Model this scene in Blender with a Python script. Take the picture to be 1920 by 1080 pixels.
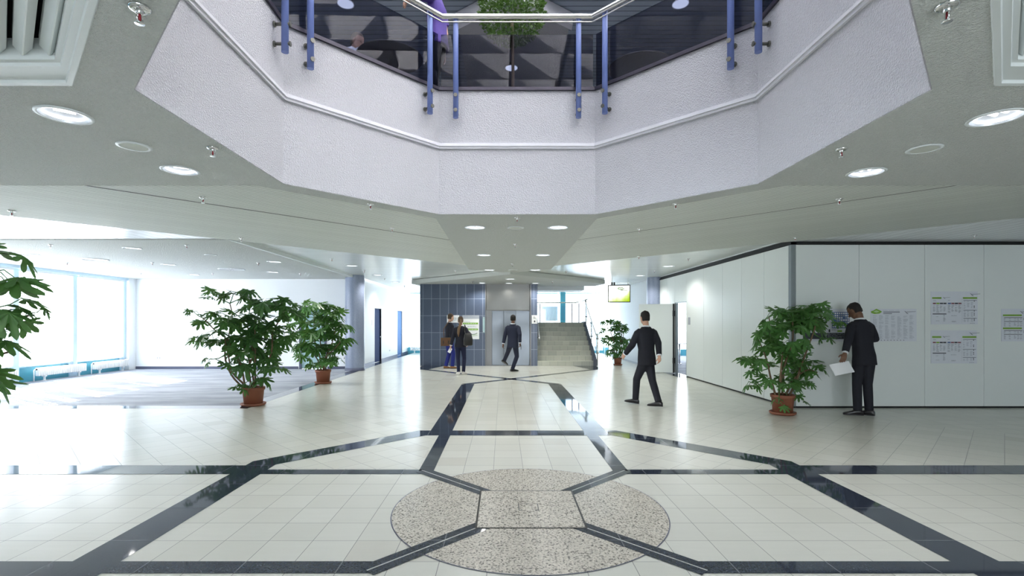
import bpy, bmesh, math, random
from mathutils import Vector, Matrix, Quaternion
from mathutils.geometry import tessellate_polygon

K = 0.92                      # drawing units -> metres
F, VX, VY, EYE = 940.0, 943.0, 605.0, 1.65   # survey constants of the photograph (drawing units / pixels of 1920x1080)
SC = bpy.context.scene
for _o in list(bpy.data.objects):
    bpy.data.objects.remove(_o)
COL = SC.collection

# ---------------------------------------------------------------- camera
cam = bpy.data.cameras.new('camera')
cam.sensor_width = 36.0
cam.lens = 36.0 * F / 1920.0
cam.shift_x = (960.0 - VX) / 1920.0
cam.shift_y = (VY - 540.0) / 1920.0
cam.clip_end = 300
cam_o = bpy.data.objects.new('camera', cam)
COL.objects.link(cam_o)
cam_o.location = (0, 0, EYE * K)
cam_o.rotation_euler = (math.pi / 2, 0, 0)
SC.camera = cam_o

# ---------------------------------------------------------------- world, sun, exposure
W = bpy.data.worlds.new('world')
SC.world = W
W.use_nodes = True
nt = W.node_tree
nt.nodes.clear()
wo = nt.nodes.new('ShaderNodeOutputWorld')
bg = nt.nodes.new('ShaderNodeBackground')
tc = nt.nodes.new('ShaderNodeTexCoord')
sx = nt.nodes.new('ShaderNodeSeparateXYZ')
rp = nt.nodes.new('ShaderNodeValToRGB')
nt.links.new(tc.outputs['Generated'], sx.inputs[0])
nt.links.new(sx.outputs['Z'], rp.inputs[0])
nt.links.new(rp.outputs[0], bg.inputs[0])
nt.links.new(bg.outputs[0], wo.inputs[0])
rp.color_ramp.elements[0].position = 0.12
rp.color_ramp.elements[0].color = (0.90, 0.95, 1.0, 1)
rp.color_ramp.elements[1].position = 0.75
rp.color_ramp.elements[1].color = (0.13, 0.143, 0.16, 1)
bg.inputs[1].default_value = 10.0

sun = bpy.data.lights.new('sun', 'SUN')
sun.energy = 40.0
sun.angle = 0.006
sun.color = (1.0, 0.97, 0.92)
sun_o = bpy.data.objects.new('sun', sun)
COL.objects.link(sun_o)
sun_o.rotation_euler = Vector((4.75, -2.9, -3.3)).to_track_quat('-Z', 'Y').to_euler()
sun_o.location = (-20, 20, 20)

def portal(name, x0, x1, y0, y1, z0, z1, axis):
    """light portal in an opening: only guides the sampling of the sky, gives no light of its own"""
    L = bpy.data.lights.new(name, 'AREA')
    L.shape = 'RECTANGLE'
    L.cycles.is_portal = True
    o = bpy.data.objects.new(name, L)
    COL.objects.link(o)
    c = Vector(((x0 + x1) / 2, (y0 + y1) / 2, (z0 + z1) / 2)) * K
    o.location = c
    d = {'+x': (1, 0, 0), '-x': (-1, 0, 0), '+y': (0, 1, 0), '-y': (0, -1, 0), '-z': (0, 0, -1)}[axis]
    o.rotation_euler = Vector(d).to_track_quat('-Z', 'Y' if abs(d[2]) < .5 else 'Y').to_euler()
    if axis in ('+x', '-x'):
        L.size, L.size_y = (y1 - y0) * K, (z1 - z0) * K
    elif axis in ('+y', '-y'):
        L.size, L.size_y = (x1 - x0) * K, (z1 - z0) * K
    else:
        L.size, L.size_y = (x1 - x0) * K, (y1 - y0) * K
    return o

SC.view_settings.view_transform = 'Standard'
SC.view_settings.look = 'None'
SC.view_settings.exposure = 0.25
SC.view_settings.gamma = 1.0
SC.view_settings.use_curve_mapping = False
cy = SC.cycles
cy.use_denoising = True
cy.max_bounces = 9
cy.diffuse_bounces = 6
cy.glossy_bounces = 4
cy.transmission_bounces = 6
cy.transparent_max_bounces = 16
cy.sample_clamp_indirect = 12.0
cy.caustics_reflective = False
cy.caustics_refractive = False

# ---------------------------------------------------------------- material helpers
class N:
    """small node-graph helper"""
    def __init__(self, name):
        self.m = bpy.data.materials.new(name)
        self.m.use_nodes = True
        self.t = self.m.node_tree
        self.t.nodes.clear()
        self.out = self.t.nodes.new('ShaderNodeOutputMaterial')
    def n(self, typ, **kw):
        x = self.t.nodes.new(typ)
        for k, v in kw.items():
            setattr(x, k, v)
        return x
    def set(self, sock, v):
        if hasattr(v, 'node'):
            self.t.links.new(v, sock)
        elif v is not None:
            if isinstance(v, (tuple, list)) and len(v) == 3 and sock.type == 'RGBA':
                v = (*v, 1)
            sock.default_value = v
    def math(self, op, a, b=None, c=None):
        x = self.n('ShaderNodeMath', operation=op)
        self.set(x.inputs[0], a)
        if b is not None: self.set(x.inputs[1], b)
        if c is not None: self.set(x.inputs[2], c)
        return x.outputs[0]
    def mix(self, f, a, b):
        x = self.n('ShaderNodeMix', data_type='RGBA')
        self.set(x.inputs[0], f); self.set(x.inputs[6], a); self.set(x.inputs[7], b)
        return x.outputs[2]
    def coords(self):
        return self.n('ShaderNodeTexCoord').outputs['Object']
    def xyz(self, v):
        x = self.n('ShaderNodeSeparateXYZ')
        self.t.links.new(v, x.inputs[0])
        return x.outputs[0], x.outputs[1], x.outputs[2]
    def noise(self, v, scale, detail=2.0, rough=.5):
        x = self.n('ShaderNodeTexNoise')
        self.t.links.new(v, x.inputs['Vector'])
        x.inputs['Scale'].default_value = scale
        x.inputs['Detail'].default_value = detail
        x.inputs['Roughness'].default_value = rough
        return x.outputs[0]
    def ramp(self, f, stops):
        x = self.n('ShaderNodeValToRGB')
        self.set(x.inputs[0], f)
        e = x.color_ramp.elements
        while len(e) < len(stops): e.new(0.5)
        for i, (p, c) in enumerate(stops):
            e[i].position = p; e[i].color = (*c, 1) if len(c) == 3 else c
        return x.outputs[0]
    def bump(self, h, strength, dist=.01):
        x = self.n('ShaderNodeBump')
        self.set(x.inputs['Height'], h)
        x.inputs['Strength'].default_value = strength
        x.inputs['Distance'].default_value = dist
        return x.outputs[0]
    def bsdf(self, color, rough=.5, metal=0., spec=.5, normal=None, coat=0., coat_rough=.1, emit=None, estr=0., sheen=0.):
        p = self.n('ShaderNodeBsdfPrincipled')
        self.set(p.inputs['Base Color'], color)
        self.set(p.inputs['Roughness'], rough)
        self.set(p.inputs['Metallic'], metal)
        p.inputs['Specular IOR Level'].default_value = spec
        if normal is not None: self.set(p.inputs['Normal'], normal)
        p.inputs['Coat Weight'].default_value = coat
        p.inputs['Coat Roughness'].default_value = coat_rough
        p.inputs['Sheen Weight'].default_value = sheen
        if emit is not None:
            self.set(p.inputs['Emission Color'], emit)
            self.set(p.inputs['Emission Strength'], estr)
        self.p = p
        return p.outputs[0]
    def done(self, sh):
        self.t.links.new(sh, self.out.inputs[0])
        return self.m

def plain(name, color, rough=.5, metal=0., spec=.5, var=.06, scale=8., bumpy=0., coat=0., sheen=0.):
    """a plain material with a faint procedural variation of its own colour"""
    g = N(name)
    v = g.coords()
    no = g.noise(v, scale, 3)
    c = g.mix(no, tuple(x * (1 - var) for x in color), tuple(min(1, x * (1 + var)) for x in color))
    nm = g.bump(g.noise(v, scale * 6, 2), bumpy) if bumpy else None
    return g.done(g.bsdf(c, rough, metal, spec, nm, coat=coat, sheen=sheen))

def emitter(name, color, strength):
    g = N(name)
    e = g.n('ShaderNodeEmission')
    g.set(e.inputs[0], color); g.set(e.inputs[1], strength)
    m = g.done(e.outputs[0])
    m.cycles.emission_sampling = 'NONE'
    return m

def tile_floor(name, ang, ox, oy, T=.333 * K, ca=(.66, .66, .59), cb=(.71, .71, .64)):
    g = N(name)
    v = g.coords()
    mp = g.n('ShaderNodeMapping', vector_type='TEXTURE')
    g.t.links.new(v, mp.inputs[0])
    mp.inputs['Location'].default_value = (ox * K, oy * K, 0)
    mp.inputs['Rotation'].default_value = (0, 0, ang)
    x, y, z = g.xyz(mp.outputs[0])
    u = g.math('DIVIDE', x, T); w = g.math('DIVIDE', y, T)
    du = g.math('PINGPONG', u, .5); dw = g.math('PINGPONG', w, .5)
    d = g.math('MINIMUM', du, dw)
    grout = g.math('LESS_THAN', d, .0075)
    cell = g.n('ShaderNodeCombineXYZ')
    g.set(cell.inputs[0], g.math('FLOOR', u)); g.set(cell.inputs[1], g.math('FLOOR', w))
    wn = g.n('ShaderNodeTexWhiteNoise', noise_dimensions='3D')
    g.t.links.new(cell.outputs[0], wn.inputs['Vector'])
    st = g.n('ShaderNodeMapping'); g.t.links.new(mp.outputs[0], st.inputs[0])
    st.inputs['Scale'].default_value = (1.5, 14, 1)
    streak = g.noise(st.outputs[0], 1.6, 4)
    c = g.mix(wn.outputs['Value'], ca, cb)
    c = g.mix(g.math('MULTIPLY', streak, .35), c, tuple(q * .86 for q in ca))
    odd = g.math('GREATER_THAN', wn.outputs['Value'], .97)
    c = g.mix(g.math('MULTIPLY', odd, .35), c, (.50, .47, .40))
    c = g.mix(grout, c, (.22, .22, .21))
    r = .22
    r = g.math('ADD', r, g.math('MULTIPLY', grout, .4))
    nm = g.bump(g.math('SUBTRACT', g.math('MULTIPLY', wn.outputs['Value'], .0), grout), .25, .002)
    return g.done(g.bsdf(c, r, 0, .32, nm))

def stair_tiles(name):
    g = N(name)
    v = g.coords(); x, y, z = g.xyz(v)
    row = g.math('FLOOR', g.math('DIVIDE', z, 1.65 / 9 * K))
    u = g.math('ADD', g.math('DIVIDE', x, .305 * K), g.math('MULTIPLY', g.math('MODULO', row, 2.0), .4))
    jx = g.math('LESS_THAN', g.math('PINGPONG', u, .5), .016)
    cell = g.n('ShaderNodeCombineXYZ'); g.set(cell.inputs[0], g.math('FLOOR', u)); g.set(cell.inputs[1], row)
    wn = g.n('ShaderNodeTexWhiteNoise'); g.t.links.new(cell.outputs[0], wn.inputs['Vector'])
    c = g.mix(wn.outputs['Value'], (.44, .45, .39), (.53, .53, .46))
    c = g.mix(jx, c, (.30, .31, .28))
    return g.done(g.bsdf(c, .4, 0, .4))

def granite(name, ca, cb, rough, jointT=None, scale=90., spec=.5):
    g = N(name)
    v = g.coords()
    n1 = g.noise(v, scale, 4, .7)
    c = g.ramp(n1, [(.35, ca), (.62, cb)])
    big = g.noise(v, 2.5, 2)
    c = g.mix(g.math('MULTIPLY', big, .5), c, ca)
    if jointT:
        x, y, z = g.xyz(v)
        jx = g.math('PINGPONG', g.math('DIVIDE', g.math('SUBTRACT', x, .227 * K), jointT), .5)
        jy = g.math('PINGPONG', g.math('DIVIDE', g.math('SUBTRACT', y, 4.46 * K), jointT), .5)
        j = g.math('LESS_THAN', g.math('MINIMUM', jx, jy), .006)
        c = g.mix(g.math('MULTIPLY', j, .6), c, (.25, .26, .27))
    return g.done(g.bsdf(c, rough, 0, spec))

def speckled(name):
    g = N(name)
    v = g.coords()
    vo = g.n('ShaderNodeTexVoronoi'); g.t.links.new(v, vo.inputs['Vector']); vo.inputs['Scale'].default_value = 95
    n1 = g.noise(v, 60, 4, .7)
    base = g.mix(vo.outputs['Color'], (.46, .42, .35), (.74, .69, .60))
    dark = g.ramp(n1, [(.40, (0, 0, 0)), (.48, (1, 1, 1))])
    c = g.mix(dark, (.11, .10, .09), base)
    return g.done(g.bsdf(c, .22, 0, .5))

def plaster(name, color, strength=.8, scale=55.):
    g = N(name)
    v = g.coords()
    n1 = g.noise(v, scale, 3, .6)
    big = g.noise(v, 1.2, 2)
    c = g.mix(n1, tuple(q * .88 for q in color), tuple(min(1, q * 1.06) for q in color))
    c = g.mix(g.math('MULTIPLY', big, .12), c, tuple(q * .9 for q in color))
    nm = g.bump(g.ramp(n1, [(.35, (0, 0, 0)), (.65, (1, 1, 1))]), strength, .02)
    return g.done(g.bsdf(c, .75, 0, .25, nm))

def slats(name, ang, spacing, color, rough=.3, gap=.06, spec=.5, gapcol=.25, seam=None):
    """linear metal ceiling: panels running along local x after rotating by ang"""
    g = N(name)
    v = g.coords()
    mp = g.n('ShaderNodeMapping', vector_type='TEXTURE')
    g.t.links.new(v, mp.inputs[0])
    mp.inputs['Rotation'].default_value = (0, 0, ang)
    x, y, z = g.xyz(mp.outputs[0])
    u = g.math('DIVIDE', y, spacing)
    d = g.math('PINGPONG', u, .5)
    gp = g.math('LESS_THAN', d, gap)
    cell = g.n('ShaderNodeTexWhiteNoise', noise_dimensions='1D')
    g.set(cell.inputs['W'], g.math('FLOOR', u))
    c = g.mix(cell.outputs['Value'], tuple(q * .95 for q in color), tuple(min(1, q * 1.03) for q in color))
    c = g.mix(gp, c, tuple(q * gapcol for q in color))
    hgt = g.ramp(d, [(gap, (0, 0, 0)), (gap + .1, (1, 1, 1))])
    nm = g.bump(hgt, .35, .006)
    return g.done(g.bsdf(c, rough, 0, spec, nm))

def wall_tiles(name):
    g = N(name)
    v = g.coords()
    x, y, z = g.xyz(v)
    TW, TH = .326 * K, .645 * K
    u = g.math('DIVIDE', g.math('SUBTRACT', x, -3.055 * K), TW)
    w = g.math('DIVIDE', g.math('SUBTRACT', z, -.02 * K), TH)
    jx = g.math('MULTIPLY', g.math('PINGPONG', u, .5), TW)
    jz = g.math('MULTIPLY', g.math('PINGPONG', w, .5), TH)
    j = g.math('LESS_THAN', g.math('MINIMUM', jx, jz), .0055)
    cell = g.n('ShaderNodeCombineXYZ'); g.set(cell.inputs[0], g.math('FLOOR', u)); g.set(cell.inputs[1], g.math('FLOOR', w))
    wn = g.n('ShaderNodeTexWhiteNoise'); g.t.links.new(cell.outputs[0], wn.inputs['Vector'])
    c = g.mix(wn.outputs['Value'], (.050, .071, .125), (.068, .094, .150))
    c = g.mix(g.math('MULTIPLY', g.noise(v, 25, 4, .7), .5), c, (.11, .14, .20))
    c = g.mix(j, c, (.32, .36, .44))
    return g.done(g.bsdf(c, .3, 0, .5))

def thin_glass(name, tint, reflect=1.0, rough=.0):
    """a flat pane: tinted see-through with mirror reflections by angle"""
    g = N(name)
    tr = g.n('ShaderNodeBsdfTransparent'); g.set(tr.inputs[0], tint)
    gl = g.n('ShaderNodeBsdfGlossy'); gl.inputs['Roughness'].default_value = rough
    gl.inputs[0].default_value = (1, 1, 1, 1)
    fr = g.n('ShaderNodeFresnel'); g.set(fr.inputs[0], g.math('SUBTRACT', 1.5, g.math('MULTIPLY', g.n('ShaderNodeNewGeometry').outputs['Backfacing'], 1.5 - 1 / 1.5)))
    mx = g.n('ShaderNodeMixShader')
    g.set(mx.inputs[0], g.math('MULTIPLY', fr.outputs[0], reflect))
    g.t.links.new(tr.outputs[0], mx.inputs[1]); g.t.links.new(gl.outputs[0], mx.inputs[2])
    return g.done(mx.outputs[0])

def sheer(name, col, clear):
    g = N(name)
    tr = g.n('ShaderNodeBsdfTransparent')
    tl = g.n('ShaderNodeBsdfTranslucent'); g.set(tl.inputs[0], col)
    mx = g.n('ShaderNodeMixShader'); mx.inputs[0].default_value = clear
    g.t.links.new(tl.outputs[0], mx.inputs[1]); g.t.links.new(tr.outputs[0], mx.inputs[2])
    return g.done(mx.outputs[0])

def leaf_mat(name, dark, light):
    g = N(name)
    v = g.coords()
    c = g.mix(g.noise(v, 5, 2), dark, light)
    c = g.mix(g.math('MULTIPLY', g.noise(v, 30, 2), .4), c, tuple(q * 1.5 for q in light))
    d = g.bsdf(c, .38, 0, .5)
    tl = g.n('ShaderNodeBsdfTranslucent'); g.set(tl.inputs[0], g.mix(.5, c, (.25, .45, .06)))
    mx = g.n('ShaderNodeMixShader'); mx.inputs[0].default_value = .18
    g.t.links.new(d, mx.inputs[1]); g.t.links.new(tl.outputs[0], mx.inputs[2])
    return g.done(mx.outputs[0])

def cloth(name, color, scale=300.):
    g = N(name)
    v = g.coords()
    n1 = g.noise(v, scale, 2)
    n2 = g.noise(v, 6, 3)
    c = g.mix(n1, tuple(q * .8 for q in color), tuple(q * 1.2 for q in color))
    nm = g.bump(n2, .35, .03)
    return g.done(g.bsdf(c, .8, 0, .3, nm))

def brushed(name, color, rough=.3, along='x'):
    g = N(name)
    v = g.coords()
    mp = g.n('ShaderNodeMapping'); g.t.links.new(v, mp.inputs[0])
    mp.inputs['Scale'].default_value = (1, 1, 60) if along == 'x' else (60, 60, 1)
    n1 = g.noise(mp.outputs[0], 6, 3)
    big = g.noise(v, 1.8, 3)
    c = g.mix(n1, tuple(q * .92 for q in color), tuple(min(1, q * 1.05) for q in color))
    r = g.math('ADD', g.math('MULTIPLY', big, .22), rough - .1)
    return g.done(g.bsdf(c, r, 1.0, .5))

def carpet_mat(name):
    g = N(name)
    v = g.coords()
    mp = g.n('ShaderNodeMapping'); g.t.links.new(v, mp.inputs[0])
    mp.inputs['Scale'].default_value = (.55, 2.4, 1)
    n1 = g.noise(mp.outputs[0], 1.3, 4, .6)
    n2 = g.noise(v, 160, 2)
    c = g.ramp(n1, [(.35, (.20, .22, .27)), (.6, (.34, .365, .42))])
    x, y, z = g.xyz(v)
    j = g.math('GREATER_THAN', g.math('FRACT', g.math('MULTIPLY', g.math('FLOOR', g.math('MULTIPLY', y, 2.0)), .5)), .25)
    c = g.mix(g.math('MULTIPLY', j, .12), c, (.16, .18, .22))
    return g.done(g.bsdf(c, .9, 0, .2, g.bump(n2, .4, .004), sheen=.2))

# ---------------------------------------------------------------- materials
MT = {}
MT['tile'] = tile_floor('floor_tile', 0, .227, 4.46)
MT['tile45'] = tile_floor('floor_tile_diagonal', math.pi / 4, .227, 4.46)
MT['band'] = granite('polished_blue_granite', (.018, .024, .040), (.060, .075, .105), .045, .333 * K * 2)
MT['joint'] = plain('pale_joint', (.42, .42, .40), .4)
MT['rose'] = speckled('speckled_granite')
MT['hatch_gap'] = plain('dark_metal_edge', (.03, .03, .03), .4, .6)
MT['carpet'] = carpet_mat('grey_carpet')
MT['soffit'] = plaster('textured_plaster', (.88, .91, .87), 1.0, 62)
MT['parapet'] = plaster('white_render', (.70, .70, .735), .7, 75)
MT['moulding'] = plain('white_paint', (.70, .70, .73), .55)
MT['bracket'] = plain('bracket_metal', (.16, .16, .14), .45, .6)
MT['white'] = plain('white_wall_paint', (.84, .86, .88), .6, var=.02, scale=2)
MT['panel'] = plain('partition_panel', (.78, .82, .80), .32, var=.015, scale=1.5, spec=.4)
MT['panel_dark'] = plain('grey_aluminium', (.32, .36, .37), .35, .7)
MT['black'] = plain('black_gap', (.006, .007, .008), .6)
MT['slat45a'] = slats('linear_ceiling_a', math.pi / 4, .075 * K, (.68, .71, .67), .6, .10, .2, .5)
MT['slat45b'] = slats('linear_ceiling_b', -math.pi / 4, .075 * K, (.68, .71, .67), .6, .10, .2, .5)
MT['slatx'] = slats('linear_ceiling_c', 0, .10 * K, (.72, .76, .74), .22, .05, .6, .6)
MT['slaty'] = slats('linear_ceiling_d', math.pi / 2, .20 * K, (.76, .78, .80), .2, .04, .6, .55)
MT['slat_up'] = slats('linear_ceiling_upper', 0, .17 * K, (.36, .42, .50), .5, .05, .3, .12)
MT['grey_up'] = plaster('grey_render', (.42, .42, .44), .4, 50)
MT['tilewall'] = wall_tiles('blue_wall_tile')
MT['steel'] = brushed('brushed_steel', (.17, .17, .16), .33, 'z')
MT['steel_door'] = brushed('brushed_steel_door', (.24, .262, .29), .38, 'x')
MT['steel_dark'] = brushed('brushed_steel_dark', (.20, .20, .20), .4, 'x')
MT['chrome'] = plain('chrome', (.75, .75, .75), .12, 1.0, var=.02)
MT['inox'] = plain('stainless_tube', (.70, .69, .64), .22, 1.0, var=.03)
MT['bluepost'] = plain('blue_powder_coat', (.16, .22, .50), .4, spec=.4)
MT['darktrim'] = plain('dark_trim', (.045, .04, .06), .35, .3)
MT['glass_tint'] = thin_glass('tinted_glass', (.42, .44, .52), .25)
MT['glass'] = thin_glass('clear_glass', (.80, .87, .92), .8)
MT['glass_win'] = thin_glass('window_glass', (.97, .98, .99), .6)
MT['glass_far'] = thin_glass('frosted_far_glass', (.66, .70, .74), .5)
MT['column'] = granite('blue_grey_column', (.20, .24, .34), (.32, .36, .47), .3, None, 60)
MT['sheer'] = sheer('sheer_blind', (.52, .54, .57), .03)
MT['teal'] = plain('teal_paint', (.06, .30, .40), .5)
MT['teal_light'] = plain('pale_teal_glass', (.36, .52, .54), .25)
MT['blueframe'] = plain('pale_blue_frame', (.62, .78, .90), .4)
MT['bluedoor_shaded'] = plain('blue_door_shaded', (.025, .045, .13), .75, spec=.15)  # darker copy of the blue door paint; recess shade put into the colour
MT['bluedoor'] = plain('blue_door', (.10, .20, .42), .75, spec=.15)
MT['skirting'] = plain('slate_skirting', (.09, .10, .16), .4)
MT['stairtile'] = stair_tiles('stair_tile')
MT['stairnose'] = plain('stair_nosing', (.62, .62, .54), .4)
MT['slate'] = plain('slate_stringer', (.075, .085, .11), .3)
MT['radiator'] = plain('radiator_white', (.86, .86, .87), .35, var=.02)
MT['plastic'] = plain('white_plastic', (.8, .8, .8), .4, var=.02)
MT['dark'] = plain('dark_plastic', (.02, .02, .022), .4)
MT['terracotta'] = plain('terracotta', (.25, .085, .045), .6, bumpy=.1)
MT['soil'] = plain('soil', (.03, .02, .012), .95, bumpy=.6)
MT['bark'] = plain('woody_stem', (.16, .105, .06), .8, bumpy=.3, var=.3)
MT['leafA'] = leaf_mat('leaf_dark', (.022, .075, .025), (.065, .17, .042))
MT['leafB'] = leaf_mat('leaf_mid', (.028, .10, .030), (.085, .22, .05))
MT['leafT'] = leaf_mat('leaf_box', (.02, .055, .012), (.08, .17, .03))
MT['paper'] = plain('paper', (.72, .75, .80), .7, var=.03)
MT['paper_w'] = plain('white_paper', (.88, .89, .90), .7, var=.02)
MT['ink'] = plain('grey_ink', (.27, .29, .33), .7)
MT['ink_d'] = plain('dark_ink', (.05, .055, .065), .7)
MT['ink_l'] = plain('pale_ink', (.40, .43, .48), .7)
MT['green'] = plain('green_ink', (.22, .42, .05), .6)
MT['green_l'] = plain('pale_green_ink', (.48, .66, .35), .6)
MT['blue_ink'] = plain('blue_ink', (.10, .16, .34), .6)
MT['red_ink'] = plain('red_ink', (.26, .10, .12), .6)
MT['lamp'] = emitter('lamp_glow', (.93, .96, 1.0), 2.2)
def lit_reflector(name):
    g = N(name); v = g.coords()
    c = g.mix(g.noise(v, 22, 3), (.55, .60, .68), (.90, .93, .97))
    return g.done(g.bsdf(c, .25, .6, .5, emit=c, estr=.2))
MT['lampring'] = lit_reflector('lit_lamp_reflector')
MT['reflector'] = plain('lamp_reflector', (.85, .87, .90), .18, .9, var=.05)
MT['whitemetal'] = plain('white_metal', (.72, .76, .76), .4, var=.02)
MT['vent_dark'] = plain('vent_void', (.008, .008, .012), .8)
MT['speaker'] = plain('speaker_cover', (.60, .63, .58), .7)
MT['redbulb'] = plain('red_bulb', (.30, .01, .02), .15)
MT['skin_l'] = plain('skin_light', (.56, .33, .23), .5, var=.08, scale=20)
MT['skin_d'] = plain('skin_dark', (.17, .085, .05), .5, var=.08, scale=20)
MT['hair_br'] = plain('brown_hair', (.075, .042, .020), .6, var=.4, scale=60, bumpy=.6)
MT['hair_lt'] = plain('light_brown_hair', (.17, .10, .045), .6, var=.4, scale=60, bumpy=.6)
MT['hair_bk'] = plain('black_hair', (.010, .008, .007), .7, var=.3, scale=60, bumpy=.6)
MT['suit'] = cloth('charcoal_suit', (.017, .018, .025))
MT['suit_navy'] = cloth('navy_suit', (.018, .022, .042))
MT['jacket_dk'] = cloth('dark_jacket', (.014, .015, .024))
MT['navy_trs'] = cloth('navy_trousers', (.014, .018, .048))
MT['blue_trs'] = cloth('blue_trousers', (.016, .024, .17))
MT['shirt'] = cloth('white_shirt', (.80, .82, .85))
MT['purple'] = cloth('purple_shirt', (.09, .06, .26))
MT['shoe_bk'] = plain('black_leather', (.012, .011, .012), .3)
MT['shoe_tan'] = plain('tan_leather', (.25, .12, .04), .45)
MT['shoe_w'] = plain('white_trainers', (.70, .67, .63), .5)
MT['bag_br'] = plain('brown_leather', (.12, .055, .022), .5, var=.2)
MT['bag_bk'] = plain('black_bag', (.012, .011, .011), .5)
MT['eye'] = plain('eye', (.05, .04, .03), .1)
MT['lip'] = plain('lip', (.38, .16, .13), .5)
MT['table_dk'] = plain('dark_table_top', (.022, .017, .022), .4)
MT['wood_w'] = plain('white_table', (.75, .76, .78), .35)

# ---------------------------------------------------------------- geometry helpers (all in drawing units)
class MB:
    def __init__(self):
        self.v, self.f, self.m, self.s = [], [], [], []
    def add(self, verts, faces, mat=0, smooth=False):
        b = len(self.v)
        self.v += [Vector(p) for p in verts]
        for f in faces:
            self.f.append([b + i for i in f]); self.m.append(mat); self.s.append(smooth)
        return self
    def box(self, x0, x1, y0, y1, z0, z1, mat=0):
        v = [(x0, y0, z0), (x1, y0, z0), (x1, y1, z0), (x0, y1, z0), (x0, y0, z1), (x1, y0, z1), (x1, y1, z1), (x0, y1, z1)]
        return self.add(v, [(0, 3, 2, 1), (4, 5, 6, 7), (0, 1, 5, 4), (1, 2, 6, 5), (2, 3, 7, 6), (3, 0, 4, 7)], mat)
    def obox(self, mtx, sx, sy, sz, mat=0):
        v = []
        for z in (-sz / 2, sz / 2):
            for x, y in ((-1, -1), (1, -1), (1, 1), (-1, 1)):
                v.append(mtx @ Vector((x * sx / 2, y * sy / 2, z)))
        return self.add(v, [(0, 3, 2, 1), (4, 5, 6, 7), (0, 1, 5, 4), (1, 2, 6, 5), (2, 3, 7, 6), (3, 0, 4, 7)], mat)
    def rbox(self, x0, x1, y0, y1, z0, z1, r=.01, mat=0):
        """box with chamfered vertical and horizontal edges (three stacked outlines)"""
        def ring(i, z):
            a, b, c, d = x0 + i, x1 - i, y0 + i, y1 - i
            k = r
            return [(a + k, c, z), (b - k, c, z), (b, c + k, z), (b, d - k, z), (b - k, d, z), (a + k, d, z), (a, d - k, z), (a, c + k, z)]
        R = [ring(r * .7, z0), ring(0, z0 + r), ring(0, z1 - r), ring(r * .7, z1)]
        return self.loft(R, mat, True, True, False)
    def loft(self, rings, mat=0, cap0=True, cap1=True, smooth=True, closed=True):
        n = len(rings[0]); b = len(self.v)
        for r in rings: self.v += [Vector(p) for p in r]
        for i in range(len(rings) - 1):
            for j in range(n if closed else n - 1):
                k = (j + 1) % n
                self.f.append([b + i * n + j, b + i * n + k, b + (i + 1) * n + k, b + (i + 1) * n + j]); self.m.append(mat); self.s.append(smooth)
        if cap0: self.f.append([b + j for j in range(n)][::-1]); self.m.append(mat); self.s.append(False)
        if cap1: self.f.append([b + (len(rings) - 1) * n + j for j in range(n)]); self.m.append(mat); self.s.append(False)
        return self
    def tube(self, pts, r, seg=10, mat=0, cap=True, ell=None):
        pts = [Vector(p) for p in pts]
        rs = r if isinstance(r, (list, tuple)) else [r] * len(pts)
        rings = []
        up = None
        for i, p in enumerate(pts):
            if i == 0: t = pts[1] - pts[0]
            elif i == len(pts) - 1: t = pts[-1] - pts[-2]
            else:
                t = (pts[i] - pts[i - 1]).normalized() + (pts[i + 1] - pts[i]).normalized()
            t.normalize()
            if up is None:
                a = Vector((0, 0, 1)) if abs(t.z) < .9 else Vector((0, 1, 0))
                up = (a - t * a.dot(t)).normalized()
            else:
                up = (up - t * up.dot(t)).normalized()
            sd = t.cross(up)
            k = 1.0
            if 0 < i < len(pts) - 1:
                ca = (pts[i] - pts[i - 1]).normalized().dot((pts[i + 1] - pts[i]).normalized())
                k = 1 / max(.5, math.sqrt(max(0, (1 + ca) / 2)))
            e = ell or 1.0
            rings.append([p + up * math.cos(q) * rs[i] * k + sd * math.sin(q) * rs[i] * e for q in [2 * math.pi * j / seg for j in range(seg)]])
        return self.loft(rings, mat, cap, cap)
    def lathe(self, prof, c=(0, 0, 0), seg=32, mat=0, smooth=True, cap0=False, cap1=False):
        c = Vector(c)
        rings = [[c + Vector((r * math.cos(q), r * math.sin(q), z)) for q in [2 * math.pi * j / seg for j in range(seg)]] for r, z in prof]
        return self.loft(rings, mat, cap0, cap1, smooth)
    def ball(self, c, rx, ry=None, rz=None, seg=14, rings=9, mat=0):
        ry = ry or rx; rz = rz or rx
        c = Vector(c)
        R = []
        for i in range(rings + 1):
            a = math.pi * (i / rings) - math.pi / 2
            a = max(-1.5, min(1.5, a))
            R.append([c + Vector((rx * math.cos(a) * math.cos(q), ry * math.cos(a) * math.sin(q), rz * math.sin(a))) for q in [2 * math.pi * j / seg for j in range(seg)]])
        return self.loft(R, mat, True, True)
    def poly(self, pts, z, mat=0, flip=False):
        v = [(p[0], p[1], z) for p in pts]
        return self.add(v, [list(range(len(v)))[::-1] if flip else list(range(len(v)))], mat)
    def prism(self, pts, z0, z1, mat=0):
        n = len(pts)
        v = [(p[0], p[1], z0) for p in pts] + [(p[0], p[1], z1) for p in pts]
        f = [list(range(n))[::-1], list(range(n, 2 * n))] + [(i, (i + 1) % n, n + (i + 1) % n, n + i) for i in range(n)]
        return self.add(v, f, mat)
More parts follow.
